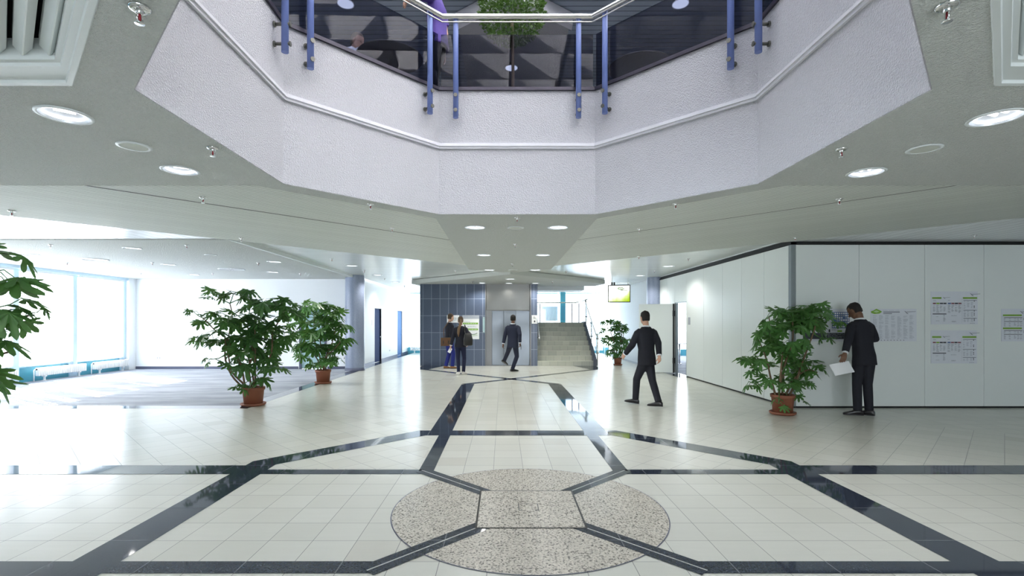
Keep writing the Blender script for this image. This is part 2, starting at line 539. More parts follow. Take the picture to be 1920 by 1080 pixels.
    def holed(self, outer, holes, z0, z1, mat=0):
        """slab with any number of holes: underside, top and all rims"""
        if holes and not isinstance(holes[0][0], (tuple, list, Vector)): holes = [holes]
        loops = [outer] + list(holes)
        lv = [[Vector((p[0], p[1], 0)) for p in L] for L in loops]
        pts = [p for L in lv for p in L]; n = len(pts)
        tri = tessellate_polygon(lv)
        v = [(p.x, p.y, z0) for p in pts] + [(p.x, p.y, z1) for p in pts]
        f = [tuple(t) for t in tri] + [tuple(i + n for i in t) for t in tri]
        s = 0
        for L in lv:
            k = len(L)
            f += [(s + i, s + (i + 1) % k, n + s + (i + 1) % k, n + s + i) for i in range(k)]
            s += k
        return self.add(v, f, mat)
    def build(self, name, mats, parent=None, origin=(0, 0, 0), fix=True):
        me = bpy.data.meshes.new(name)
        o = Vector(origin)
        me.from_pydata([tuple((p - o) * K) for p in self.v], [], self.f)
        if not isinstance(mats, (list, tuple)): mats = [mats]
        for x in mats: me.materials.append(MT[x] if isinstance(x, str) else x)
        for p, mi, s in zip(me.polygons, self.m, self.s):
            p.material_index = mi; p.use_smooth = s
        if fix:
            bm = bmesh.new(); bm.from_mesh(me)
            bmesh.ops.recalc_face_normals(bm, faces=bm.faces)
            bm.to_mesh(me); bm.free()
        ob = bpy.data.objects.new(name, me)
        COL.objects.link(ob)
        if parent is not None: ob.parent = parent
        else: ob.location = o * K
        return ob

def thing(name, label, cat, loc=(0, 0, 0), rz=0., group=None):
    o = bpy.data.objects.new(name, None)
    COL.objects.link(o)
    o.empty_display_size = .1
    o.location = Vector(loc) * K
    o.rotation_euler = (0, 0, rz)
    return tag(o, label, cat, group)
def tag(o, label, cat, group=None):
    o['label'] = label; o['category'] = cat
    if group: o['group'] = group
    return o
def struct(o, label=None, cat=None):
    o['kind'] = 'structure'
    if label: o['label'] = label
    if cat: o['category'] = cat
    return o
def copy_tree(o, parent=None, kids=None):
    c = o.copy(); COL.objects.link(c); c.parent = parent
    for ch in list(o.children): copy_tree(ch, c)
    return c
def on_floor(px, py):
    Y = F * EYE / (py - VY)
    return ((px - VX) * Y / F, Y)
def at(px, py, Y):
    return Vector(((px - VX) * Y / F, Y, EYE + (VY - py) * Y / F))
def on_ceil(px, py, z):
    Y = F * (z - EYE) / (VY - py)
    return ((px - VX) * Y / F, Y)
# ================================================================ SETTING
CX, CY, T = .227, 4.46, .333
XL, XR, YN, YB = -13.25, 13.0, -7.0, 27.3     # left window wall, right wall, near wall, far window wall
YROOM = 17.83                                  # back wall of the carpeted room
XP, YP = 5.57, 9.69                            # corner of the folding partition
ZS, Z1, Z2, Z3 = 3.2, 3.206, 3.28, 3.216                  # plaster soffit, slatted quadrants, outer slatted ceiling
A = 1.2                                        # half width of the soffit arms
def rel(pts): return [(CX + x, CY + y) for x, y in pts]

# ---- floor: tiles, polished granite bands, speckled disc, carpets (layers 1 mm apart in one mesh)
fm = ['tile', 'tile45', 'band', 'joint', 'rose', 'hatch_gap', 'carpet', 'skirting']
fl = MB()
fl.box(XL - .3, XR + .3, YN, YB + .3, -.2, 0, 0)
e1, e2, e3, e4, e5, e6 = .0012, .0024, .0036, .0048, .0060, .0072
S = 10.21
for sx_ in (-1, 1):
    # diagonal tiling in the quadrants between octagon, lanes and the 45 degree line
    q = [(1.331, 3.37), (1.331, 8.88), (8.88, 1.331), (3.37, 1.331)]
    fl.poly(rel([(sx_ * x, y) for x, y in q]), e1, 1, sx_ > 0)
    q = [(1.331, -3.37), (3.37, -1.331), (8.88, -1.331), (1.331, -8.88)]
    fl.poly(rel([(sx_ * x, y) for x, y in q]), e1, 1, sx_ > 0)
    # wedge inside the octagon, also laid diagonally
    q = [(1.2, 1.2), (2.86, 1.2), (2.86, 1.36), (1.36, 2.86), (1.2, 2.86)]
    fl.poly(rel([(sx_ * x, y) for x, y in q]), e1, 1, sx_ < 0)
def strip(p, q, w, z, mat):
    p = Vector((*p, 0)); q = Vector((*q, 0)); d = (q - p).normalized(); n = Vector((-d.y, d.x, 0)) * (w / 2)
    fl.poly([(v.x, v.y) for v in (p - n, q - n, q + n, p + n)], z, mat)
# octagon band (outer minus inner)
OO = [(3.2, 1.5), (1.5, 3.2), (-1.5, 3.2), (-3.2, 1.5), (-3.2, -1.5), (-1.5, -3.2), (1.5, -3.2), (3.2, -1.5)]
OI = [(2.867, 1.362), (1.362, 2.867), (-1.362, 2.867), (-2.867, 1.362), (-2.867, -1.362), (-1.362, -2.867), (1.362, -2.867), (2.867, -1.362)]
OO = rel(OO); OI = rel(OI)
for i in range(8):
    j = (i + 1) % 8
    fl.poly([OI[i], OI[j], OO[j], OO[i]][::-1], e2, 2)
    fl.poly([OI[i], OI[j], OO[j], OO[i]], e2, 2, True) if False else None
# lanes outside the octagon (one tile wide) and inside it (half a tile wide)
for s in (-1, 1):
    fl.poly(rel([(s * .998, 3.1), (s * 1.331, 3.1), (s * 1.331, 8.88), (s * .998, 9.0)]), e2 + .0002, 2, s < 0)
    fl.poly(rel([(s * .998, 1.1), (s * 1.164, 1.1), (s * 1.164, 2.95), (s * .998, 2.95)]), e2 + .0002, 2, s < 0)
    for r in (-1, 1):
        fl.poly(rel([(s * 3.1, r * .998), (s * 13.6 if s < 0 else 13, r * .998), (s * 13.6 if s < 0 else 13, r * 1.331), (s * 3.1, r * 1.331)]), e2 + .0002, 2, s * r < 0)
        fl.poly(rel([(s * 1.1, r * .998), (s * 2.95, r * .998), (s * 2.95, r * 1.164), (s * 1.1, r * 1.164)]), e2 + .0002, 2, s * r < 0)
    # diagonal strips crossing in front of the lift and running to its corners
    strip((CX + s * 1.27, CY + 8.94), (CX - s * 3.25, CY + 13.46), .21, e3, 2)
    x0 = CX - s * 3.3
    fl.poly([(x0, CY + 13.35), (x0 + s * .12, CY + 13.3), (x0 + s * .12, 19.2), (x0, 19.2)], e3, 2, s > 0)
    fl.poly([(x0, CY + 13.3), (x0 + s * .55, CY + 13.35), (x0 + s * .9, 19.15), (x0, 19.15)], e3, 2, s > 0) if False else None
    fl.poly([(x0 + s * .02, CY + 13.28), (x0 + s * .42, CY + 13.10), (x0 + s * .85, 19.15), (x0 + s * .02, 19.15)], e3 + .0002, 2, s > 0)
# border strips along the carpet and the corridor wall
fl.poly([(XL, 9.63), (-4.9, 9.63), (-5.22, 9.94), (XL, 9.94)], e2, 2)
fl.poly([(-4.92, 9.63), (-4.88, 27.2), (-5.22, 27.2), (-5.22, 9.94)], e2, 2)
fl.poly([(5.3, 15.1), (5.7, 15.1), (5.7, 26.9), (5.3, 26.9)], e2, 2)
# speckled disc, hatch and the four double diagonal strips
disc = [(CX + 1.19 * math.cos(2 * math.pi * i / 96), CY + 1.19 * math.sin(2 * math.pi * i / 96)) for i in range(96)]
rim = [(CX + 1.198 * math.cos(2 * math.pi * i / 96), CY + 1.198 * math.sin(2 * math.pi * i / 96)) for i in range(96)]
fl.poly(rim, e3, 7); fl.poly(disc, e3 + .0006, 4)
for a in (1, 3, 5, 7):
    d = Vector((math.cos(a * math.pi / 4), math.sin(a * math.pi / 4)))
    p = (CX + d.x * .55, CY + d.y * .55); q = (CX + d.x * 1.60, CY + d.y * 1.60)
    strip(p, q, .168, e4, 2); strip(p, q, .014, e4 + .0006, 3)
h = .452
fl.poly([(CX - h, CY - h), (CX + h, CY - h), (CX + h, CY + h), (CX - h, CY + h)], e5, 5)
h = .435
fl.poly([(CX - h, CY - h), (CX + h, CY - h), (CX + h, CY + h), (CX - h, CY + h)], e5 + .0006, 4)
for (x0, x1, y0, y1) in ((-.09, .09, .088, .096), (-.09, -.082, -.07, .096), (.082, .09, -.07, .096), (-.09, -.055, -.075, -.06), (.055, .09, -.075, -.06)):
    fl.poly([(CX + x0, CY + y0), (CX + x1, CY + y0), (CX + x1, CY + y1), (CX + x0, CY + y1)], e6, 5)
# carpets
fl.poly([(XL, 9.94), (-5.22, 9.94), (-5.22, YROOM), (XL, YROOM)], e2, 6)
fl.poly([(XP + .2, YP + .2), (XR, YP + .2), (XR, 25), (XP + .2, 25)], e2, 6)
struct(fl.build('floor', fm, fix=False))

cz = 3.122
DL = [  # pixel x, pixel y, ceiling height, scale, label, group
 (121, 215, ZS, 1.0, 'large glowing round downlight in the plaster ceiling, upper left'),
 (338, 319, ZS, 1.0, 'glowing round downlight beside the left ceiling sprinkler'),
 (1868, 220, ZS, 1.0, 'large glowing round downlight in the plaster ceiling, upper right'),
 (1624, 323, ZS, 1.0, 'glowing round downlight below the right round speaker cover'),
 (891, 426, ZS, 1.0, 'downlight in the central ceiling strip, front row, left'),
 (1046, 426, ZS, 1.0, 'downlight in the central ceiling strip, front row, right'),
 (907, 478, ZS, 1.0, 'downlight in the central ceiling strip, middle row, left'),
 (1018, 478, ZS, 1.0, 'downlight in the central ceiling strip, middle row, right'),
 (917, 506, ZS, 1.0, 'downlight in the central ceiling strip, last row, left'),
 (1004, 506, ZS, 1.0, 'downlight in the central ceiling strip, last row, right'),
 (957, 523, cz, 1.0, 'downlight under the tip of the lift canopy'),
 (904, 530.6, cz, .9, 'downlight under the canopy before the blue tiles'),
 (954, 531, cz, .9, 'downlight under the canopy before the steel lift doors'),
 (1004, 531, cz, .9, 'downlight under the canopy before the narrow tile strip'),
 (659, 498, Z2, 1.0, 'downlight in the metal ceiling in front of the left column'),
 (708, 515.5, Z2, 1.0, 'first downlight in the metal ceiling along the blue door corridor'),
 (742, 529, Z2, 1.0, 'second downlight in the metal ceiling along the blue door corridor'),
 (768, 541, Z2, 1.0, 'last downlight in the metal ceiling along the blue door corridor'),
 (1253, 499, Z2, 1.0, 'downlight in the metal ceiling beside the folding partition top'),
 (1200, 516.8, Z2, 1.0, 'downlight in the metal ceiling before the right column'),
 (248, 465, ZS, 1.0, 'downlight near the front edge of the carpeted room ceiling'),
 (176, 486, ZS, 1.7, 'large bright round downlight in the carpeted room ceiling'),
 (57, 477, ZS, 1.0, 'downlight above the hanging leaves in the carpeted room'),
 (514, 490.5, ZS, 1.0, 'downlight above the left fatsia pair in the carpeted room'),
 (511, 510, ZS, 1.0, 'small far downlight near the white back wall, right'),
 (316, 496, ZS, 1.0, 'small downlight in the carpeted room ceiling beside a sprinkler'),
 (363, 515, ZS, 1.0, 'small far downlight near the white back wall, middle'),
 (143, 500, ZS, 1.0, 'small downlight above the window bays of the carpeted room'),
]
def lamp_holes(z, inside, r=.155):
    """round cut-outs for the recessed downlights of one ceiling"""
    out = []
    for (px, py, zz, s, lab) in DL:
        if abs(zz - z) > 1e-4: continue
        x, y = on_ceil(px, py, zz)
        if inside(x, y): out.append([(x + .97 * r * s * math.cos(2 * math.pi * i / 28), y + .97 * r * s * math.sin(2 * math.pi * i / 28)) for i in range(28)])
    return out
# ---- ceilings
oct_in = [(1.12, 2.71), (2.65, 1.13), (2.65, -1.13), (1.12, -2.71), (-1.12, -2.71), (-2.65, -1.13), (-2.65, 1.13), (-1.12, 2.71)]
OCT = [(.2 + x, 4.47 + y) for x, y in oct_in]
tipY = 15.7
outer = [(.2 - A, YN), (.2 + A, YN), (.2 + A, 1.46), (3.21, 3.27), (10, 3.27), (10, 5.67), (3.21, 5.67), (1.4, 7.48), (1.4, 14.5), (.2, tipY), (-1.0, 14.5),
         (-1.0, 7.48), (-2.81, 5.67), (-13.2, 5.67), (-13.2, 3.27), (-2.81, 3.27), (-1.0, 1.46)]
_c = Vector((.2, 4.47))
so = MB(); so.holed(outer, [[tuple(_c + (Vector(p) - _c) * 1.003) for p in OCT]] + lamp_holes(ZS, lambda x, y: x > -5.6 and (y < 5.67 or abs(x - .2) < 1.2)), ZS, ZS + .35)
struct(so.build('ceiling', 'soffit'))
q1 = MB(); q1.prism([(-1.0, 7.4), (-1.0, 13.6), (-8.93, 5.6), (-2.8, 5.6)], Z1, Z1 + .04)
q1.prism([(-1.0, 10.42 - 1.0), (-1.0, 10.44 - 1.0), (-4.76, 5.68), (-4.74, 5.66)], Z1 - .002, Z1, 1)
struct(q1.build('ceiling', ['slat45a', 'black']))
q2 = MB(); q2.prism([(1.4, 7.4), (3.2, 5.6), (9.53, 5.6), (1.4, 13.75)], Z1, Z1 + .04)
q2.prism([(1.4, 9.44), (1.4, 9.42), (5.14, 5.68), (5.16, 5.68)], Z1 - .002, Z1, 1)
struct(q2.build('ceiling', ['slat45b', 'black']))
q3 = MB(); q3.holed([(-5.12, 9.2), (XP, 9.2), (XP, YB + .2), (-5.12, YB + .2)], lamp_holes(Z2, lambda x, y: True), Z2, Z2 + .1)
struct(q3.build('ceiling', 'slatx'))
q4 = MB(); q4.prism([(XL, 5.6), (-5.12, 5.6), (-5.12, 9.42), (XL, 9.42)], Z3, Z3 + .1)
q4.prism([(XP, 5.6), (XR, 5.6), (XR, YP), (XP, YP)], Z3, Z3 + .1)
struct(q4.build('ceiling', 'slaty'))
q5 = MB(); q5.holed([(XL, 9.4), (-5.12, 9.4), (-5.12, YROOM), (XL, YROOM)], lamp_holes(ZS, lambda x, y: x < -5.2 and y > 9.5), ZS, ZS + .2)
q5.box(-5.16, -5.10, 9.4, YROOM, ZS - .004, Z2, 1)
struct(q5.build('ceiling', ['soffit', 'whitemetal']))
q7 = MB(); q7.box(XL - .2, -2.5, YN, 3.3, 3.56, 3.62); q7.box(-2.5, 2.9, YN, 1.7, 3.56, 3.62); q7.box(2.9, XR + .2, YN, 3.3, 3.56, 3.62)
q7.box(XL - .2, -5, 3.2, 5.7, 3.56, 3.62); q7.box(5.5, XR + .2, 3.2, 5.7, 3.56, 3.62)
struct(q7.build('ceiling', 'white'))
q6 = MB(); q6.box(XP, XR, YP, 25, ZS + .06, ZS + .2)
struct(q6.build('ceiling', 'white'))
# canopy before the lift: a low wedge widening to the lift wall
cn = MB(); cn.holed([(.227, 15.25), (3.86, 18.98), (3.86, 19.15), (3.7, 20.2), (-3.3, 20.2), (-3.46, 19.15), (-3.46, 18.98)], lamp_holes(cz, lambda x, y: True), cz, cz + .145)
struct(cn.build('ceiling', 'soffit'))
# far ceiling strip over the stair, a lowered beam
be = MB(); be.box(1.34, 3.45, 21.3, 22.6, 3.03, Z2)
struct(be.build('trim_1', 'white'))

# ---- atrium parapet (octagonal band between soffit and upper deck) with its moulding and dark cap
ZT = 4.97
def ring_wall(mb, pts, z0, z1, t, mat):
    """closed wall standing on a polygon, thickness t outward from the centre (.2, 4.47)"""
    n = len(pts); c = Vector((.2, 4.47))
    inn = [Vector(p) for p in pts]; out = []
    for p in inn:
        d = p - c; out.append(c + d * (1 + t / 2.65))
    for i in range(n):
        j = (i + 1) % n
        a, b, cc, d = inn[i], inn[j], out[j], out[i]
        vs = [(p.x, p.y, z) for z in (z0, z1) for p in (a, b, cc, d)]
        mb.add(vs, [(0, 1, 5, 4), (2, 3, 7, 6), (4, 5, 6, 7), (3, 2, 1, 0)], mat)
pw = MB(); ring_wall(pw, OCT, ZS + .004, ZT, .18, 0)
struct(pw.build('wall_atrium', 'parapet', fix=False))
def grow(pts, k):
    c = Vector((.2, 4.47)); return [tuple(c + (Vector(p) - c) * (1 + k / 2.68)) for p in pts]
mo = MB()
for (k, z0, z1) in ((-.028, 4.135, 4.165), (-.045, 4.165, 4.195), (-.022, 4.195, 4.215)):
    ring_wall(mo, grow(OCT, k), z0, z1, .08, 0)
struct(mo.build('trim_2', 'moulding', fix=False))
ct = MB(); ring_wall(ct, grow(OCT, -.03), ZT, ZT + .045, .26, 0)
struct(ct.build('trim_3', 'darktrim', fix=False))

# ---- upper deck floor, upper ceiling with its octagonal skylight, upper walls
ud = MB(); ud.holed([(-13.2, YN), (12.9, YN), (12.9, 18), (-13.2, 18)], grow(OCT, .15), 4.78, 4.95)
struct(ud.build('floor_upper', 'grey_up'))
ZU = 8.2
sky_o = [(.2 - 5.6, -3), (.2 + 5.6, -3), (.2 + 5.6, 9.6), (.2 - 5.6, 9.6)]
rb = MB()
for i in range(9):
    x = .2 - 5.6 + i * 1.4
    rb.box(x - .03, x + .03, -3, 9.6, ZU + .2, ZU + 1.35)
for i in range(1, 9): rb.box(.2 - 5.6, .2 + 5.6, -3 + i * 1.4 - .025, -3 + i * 1.4 + .025, ZU + .5, ZU + 1.33)
rb.box(.2 - 5.7, .2 + 5.7, -3.1, -3, ZU + .2, ZU + 1.35); rb.box(.2 - 5.7, .2 + 5.7, 9.6, 9.7, ZU + .2, ZU + 1.35)
struct(rb.build('trim_sun_baffles', 'moulding'))  # unseen baffles added above the skylight to block the low sun
uc = MB(); uc.holed([(-13.2, YN), (12.9, YN), (12.9, 18), (-13.2, 18)], sky_o, ZU, ZU + .2)
struct(uc.build('ceiling_upper', 'slat_up'))
us = MB(); us.prism([(-.95, 10.66), (.2, 9.75), (1.42, 10.66), (1.42, 18), (-.95, 18)], ZU - .22, ZU)
us.prism([(-1.0, 10.56), (.2, 9.61), (1.47, 10.56), (1.47, 10.75), (.2, 9.8), (-1.0, 10.75)], ZU - .28, ZU - .02, 1)
struct(us.build('ceiling_strip', ['grey_up', 'moulding']))
uw = MB()
uw.box(-13.3, 13, 17.9, 18.1, 4.95, ZU + .2); uw.box(-13.4, -13.2, YN, 18, 4.95, ZU + .2); uw.box(12.9, 13.1, YN, 18, 4.95, ZU + .2); uw.box(-13.3, 13, YN - .2, YN, 4.95, ZU + .2)
struct(uw.build('wall_upper', 'grey_up'))

# ---- walls of the ground floor
nw = MB(); nw.box(XL - .3, -.8, YN - .2, YN, 0, 4.9); nw.box(4.8, XR + .3, YN - .2, YN, 0, 4.9); nw.box(-.8, 4.8, YN - .2, YN, 3.15, 4.9); struct(nw.build('wall_near', 'white'))
g = MB(); g.box(-.8, 4.8, YN - .11, YN - .10, 0, 3.15); w = g.build('window_unseen_fill', 'glass_win', origin=(-.8, YN, 0)); struct(w)  # unseen glazing added behind the camera to light surfaces facing it
fr = MB()
for x in (-.8, 1.9, 4.74): fr.box(x, x + .06, YN - .14, YN - .06, 0, 3.15)
fr.build('window_frame', 'blueframe', w, (-.8, YN, 0))
rw = MB(); rw.box(XR, XR + .2, YN, 25.2, 0, 4.9); struct(rw.build('wall_right', 'white'))
bw = MB()
DX0, DX1, DZ = -7.24, -6.27, 2.22
bw.box(XL, DX0, YROOM, YROOM + .2, 0, 3.4); bw.box(DX1, -5.2, YROOM, YROOM + .2, 0, 3.4); bw.box(DX0, DX1, YROOM, YROOM + .2, DZ, 3.4)
struct(bw.build('wall_back', 'white'))
bb = MB(); bb.box(XL, DX0 - .04, YROOM - .02, YROOM, .004, .095); bb.box(DX1 + .04, -5.2, YROOM - .02, YROOM, .004, .095)
struct(bb.build('baseboard_back', 'skirting'))
# corridor wall with its two door openings
cw = MB()
def wall_y(mb, x0, x1, y0, y1, z1, holes, mat=0):
    """wall along y with door holes [(ya, yb, zh)]"""
    y = y0
    for (ya, yb, zh) in holes:
        mb.box(x0, x1, y, ya, 0, z1, mat); mb.box(x0, x1, ya, yb, zh, z1, mat); y = yb
    mb.box(x0, x1, y, y1, 0, z1, mat)
wall_y(cw, -5.4, -5.2, YROOM + .2, YB, 3.4, [(20.3, 21.4, 2.24), (24.7, 25.8, 2.24)])
struct(cw.build('wall_corridor', 'white'))
cb = MB()
for y0, y1 in ((18.1, 20.25), (21.45, 24.65), (25.85, YB)): cb.box(-5.2, -5.18, y0, y1, .004, .10)
struct(cb.build('baseboard_corridor', 'skirting'))
def door_leaf(n, x, y0, y1, zh, mat):
    m = MB(); m.rbox(x, x + .05, y0 + .01, y1 - .01, .01, zh - .01, .006)
    d = m.build('door_%d' % n, mat, origin=(x, y0, 0)); struct(d)
    f = MB(); f.box(x - .03, -5.19, y0 - .03, y0, 0, zh + .03); f.box(x - .03, -5.19, y1, y1 + .03, 0, zh + .03); f.box(x - .03, -5.19, y0, y1, zh, zh + .03)
    f.build('door_frame', 'moulding', d, (x, y0, 0))
    h = MB(); h.tube([(x + .05, y1 - .12, 1.05), (x + .11, y1 - .12, 1.05), (x + .11, y1 - .25, 1.05)], .011); h.build('door_handle', 'chrome', d, (x, y0, 0))
door_leaf(1, -5.30, 20.3, 21.4, 2.24, 'bluedoor_shaded')
door_leaf(2, -5.27, 24.7, 25.8, 2.24, 'bluedoor')
# glazed teal door in the back wall of the carpeted room
dm = MB(); dm.rbox(DX0 + .06, DX1 - .06, YROOM + .03, YROOM + .08, .01, DZ - .06, .006)
d3 = dm.build('door_3', 'teal_light', origin=(DX0, YROOM, 0)); struct(d3)
f = MB(); f.box(DX0, DX0 + .07, YROOM - .03, YROOM + .1, 0, DZ); f.box(DX1 - .07, DX1, YROOM - .03, YROOM + .1, 0, DZ); f.box(DX0, DX1, YROOM - .03, YROOM + .1, DZ - .07, DZ)
f.build('door_frame', 'skirting', d3, (DX0, YROOM, 0))
hd = MB(); hd.tube([(DX1 - .16, YROOM + .03, 1.05), (DX1 - .16, YROOM - .04, 1.05), (DX1 - .28, YROOM - .04, 1.05)], .012); hd.build('door_handle', 'chrome', d3, (DX0, YROOM, 0))

# ---- window wall on the left: glazed bays between pale blue piers, teal apron below
def window_wall_x(n, x, y0, y1, bays, zb, zt):
    ap = MB(); ap.box(x - .16, x, y0, y1, 0, zb); ap.box(x - .16, x + .04, y0, y1, zb, zb + .03)
    return ap
la = MB(); la.box(XL - .16, XL, YN, YROOM + .2, 0, .40); la.box(XL - .16, XL, YN, 6.6, .40, 3.2); struct(la.build('wall_left', 'teal'))
hd_ = MB(); hd_.box(XL - .2, XL + .2, YN, 17.49, 3.12, 3.2); struct(hd_.build('trim_4', 'blueframe'))
piers = [6.7, 8.95, 11.2, 13.55, 15.42, 17.45]
wn_ = 0
for i, y in enumerate(piers):
    m = MB(); m.box(XL - .2, XL + .05, y - .13, y + .13, 0, 3.2); m.box(XL + .0, XL + .09, y - .05, y + .05, .4, 3.2)
    struct(m.build('column', 'blueframe'))
    if i + 1 < len(piers):
        y0, y1 = y + .13, piers[i + 1] - .13
        wn_ += 1
        g = MB(); g.box(XL - .105, XL - .095, y0, y1, .40, 3.12)
        w = g.build('window_%d' % wn_, 'glass_win', origin=(XL, y0, .4)); struct(w)
        fr = MB()
        for (a, b, c, d) in ((y0, y1, .40, .45), (y0, y1, 3.07, 3.12), (y0, y0 + .045, .45, 3.07), (y1 - .045, y1, .45, 3.07)): fr.box(XL - .13, XL - .05, a, b, c, d)
        fr.build('window_frame', 'blueframe', w, (XL, y0, .4))
pc = MB(); pc.box(XL, XL + .2, 17.5, YROOM, 0, 3.2); struct(pc.build('column', 'white'))
# far window wall behind the lift and stair
wn_ += 1
WB = [-5.2, -3.2, -1.2, .8, 3.02, 5.15, XP]
fa = MB(); fa.box(-5.4, XP + .2, YB, YB + .15, 0, .30); struct(fa.build('wall_far', 'teal'))
for i in range(len(WB) - 1):
    x0, x1 = WB[i] + .03, WB[i + 1] - .03
    g = MB(); g.box(x0, x1, YB + .07, YB + .08, .30, 3.28)
    w = g.build('window_%d' % wn_, 'glass_far', origin=(x0, YB, .3)); struct(w); wn_ += 1
    fr = MB()
    for (a, b, c, d) in ((x0, x1, .30, .34), (x0, x1, 3.20, 3.28), (x0, x0 + .04, .34, 3.2), (x1 - .04, x1, .34, 3.2)): fr.box(a, b, YB + .03, YB + .11, c, d)
    fr.build('window_frame', 'blueframe', w, (x0, YB, .3))
tp = MB(); tp.box(3.05, 3.32, 26.55, 26.8, 1.655, Z2); struct(tp.build('column', 'teal'))
# conference room back wall with window
cr = MB(); cr.box(XP, XR + .2, 25.0, 25.15, 0, .32); struct(cr.build('wall_conference', 'teal'))
g = MB(); g.box(XP, XR, 25.07, 25.08, .32, 3.26); w = g.build('window_%d' % wn_, 'glass_win', origin=(XP, 25, .32)); struct(w)
fr = MB()
for x in (XP, 7.6, 10.4, 11.6, XR - .06): fr.box(x, x + .06, 25.03, 25.12, .32, 3.26)
fr.build('window_frame', 'blueframe', w, (XP, 25, .32))

# ---- columns
def column(x, y, r, z1, collar):
    m = MB(); m.lathe([(r, .1), (r, z1)], (x, y, 0), 40); m.lathe([(r + .015, .004), (r + .015, .1), (r, .1)], (x, y, 0), 40, 1)
    struct(m.build('column', ['column', 'skirting'], origin=(x, y, 0)))
column(-5.12, 17.35, .325, Z2, 0)
column(5.50, 18.1, .30, Z2, 0)

# ---- folding partition on the right: panel by panel, door opening in the long side
pt = MB(); PH = 3.155
xs = [XP + .09, 6.885, 8.155, 9.30, 10.5, 11.7, XR]
for a, b in zip(xs, xs[1:]): pt.rbox(a + .004, b - .004, YP, YP + .09, .035, PH, .004, 0)
pt.box(XP, XR, YP + .02, YP + .07, 0, .035, 1); pt.box(XP, XR, YP + .02, YP + .07, PH, Z2, 1)
pt.box(XP, XP + .088, YP, YP + .088, .03, PH, 2)
ys = [YP + .09, 10.7, 11.71, 12.72, 13.9, 15.22]
for a, b in zip(ys, ys[1:]): pt.rbox(XP, XP + .09, a + .004, b - .004, .035, PH, .004, 0)
ys = [16.26, 17.0, 17.8]
for a, b in zip(ys, ys[1:]): pt.rbox(XP, XP + .09, a + .004, b - .004, .035, PH, .004, 0)
pt.rbox(XP, XP + .09, 15.224, 16.256, 2.30, PH, .004, 0)
pt.box(XP + .02, XP + .07, YP, 15.22, 0, .035, 1); pt.box(XP + .02, XP + .07, YP, 17.8, PH, Z2, 1); pt.box(XP - .012, XP + .1, YP - .012, 17.8, PH + .01, PH + .045, 1)
pt.box(XP - .01, XR, YP - .012, YP + .1, PH + .01, PH + .045, 1)
struct(pt.build('wall_partition', ['panel', 'black', 'panel_dark'], fix=False))
fr = MB(); fr.box(XP + .005, XP + .085, 16.18, 16.25, 0, 2.30); fr.box(XP + .005, XP + .085, 15.225, 15.25, 0, 2.30); fr.box(XP + .005, XP + .085, 15.225, 16.25, 2.27, 2.30)
# open leaf, hinged at the far jamb and swung into the hall
DA = Vector((-1.07, .40, 0)).normalized()
hx, hy = XP - .02, 16.28
dl = MB()
mt = Matrix.Translation((hx + DA.x * .56, hy + DA.y * .56, 1.145)) @ Matrix.Rotation(math.atan2(DA.y, DA.x), 4, 'Z')
dl.obox(mt, 1.06, .06, 2.23)
d4 = dl.build('door_4', 'panel', origin=(hx, hy, 0)); struct(d4)
fr.build('door_frame', 'panel_dark', d4, (hx, hy, 0))
for z in (.42, 1.95):
    hg = MB(); hg.box(hx - .05, hx + .03, hy - .05, hy + .02, z - .09, z + .09); hg.build('hinge', 'dark', d4, (hx, hy, 0))
eg = MB(); mt2 = Matrix.Translation((hx + DA.x * .01, hy + DA.y * .01 - .005, 1.145)) @ Matrix.Rotation(math.atan2(DA.y, DA.x), 4, 'Z'); eg.obox(mt2, .05, .075, 2.24)
eg.build('edge_profile', 'black', d4, (hx, hy, 0))
# wall continuing behind the column on the right
rc = MB(); rc.box(XP - .02, XP + .18, 18.3, 26.0, 0, Z2); struct(rc.build('wall_corridor_right', 'white'))

# ---- lift core: blue tiles left and right of the steel front
XA, XB_, XC, XD, YL = -3.16, -.67, 1.08, 1.32, 19.15
lw = MB(); lw.box(XA, XB_, YL, YL + 2.2, 0, 3.3, 0); lw.box(XC, XD, YL, YL + 2.2, 0, 3.3, 0)
lw.box(XA - .012, XA, YL - .004, YL + 2.2, 0, 3.3, 1)
struct(lw.build('wall_lift', ['tilewall', 'whitemetal'], fix=False))
DZL = 2.125
el = MB(); el.rbox(XB_ + .03, XC - .06, YL + .02, YL + .05, DZL, 3.2, .01)
d5 = el.build('door_5', 'steel', origin=(.2, YL, 0)); struct(d5)
fr = MB()
fr.box(XB_ - .01, XB_ + .025, YL - .015, YL + .12, 0, 3.2); fr.box(XC - .05, XC, YL - .015, YL + .12, 0, 3.2)
fr.build('door_frame', 'steel_dark', d5, (.2, YL, 0))
jm = MB(); jm.box(XB_ + .03, XB_ + .225, YL + .03, YL + .12, 0, DZL); jm.box(XB_ + .225, XB_ + .245, YL + .03, YL + .14, 0, DZL)
jm.box(XB_ + .03, XC - .06, YL + .04, YL + .14, DZL - .02, DZL)
jm.build('door_jamb', 'steel_dark', d5, (.2, YL, 0))
lx = [XB_ + .245, XB_ + .70, XB_ + 1.16, XC - .06]
for a, b in zip(lx, lx[1:]):
    m = MB(); m.rbox(a + .004, b - .004, YL + .08 + (.012 if a == lx[0] else 0), YL + .11, .015, DZL - .02, .004); m.build('door_panel', 'steel_door', d5, (.2, YL, 0))
sl = MB(); sl.box(XB_, XC, YL, YL + .16, 0, .012); sl.build('door_sill', 'steel_dark', d5, (.2, YL, 0))
bk = MB(); bk.box(XB_, XC, YL + .15, YL + .3, 0, 3.25); bk.build('door_backing', 'steel_dark', d5, (.2, YL, 0))

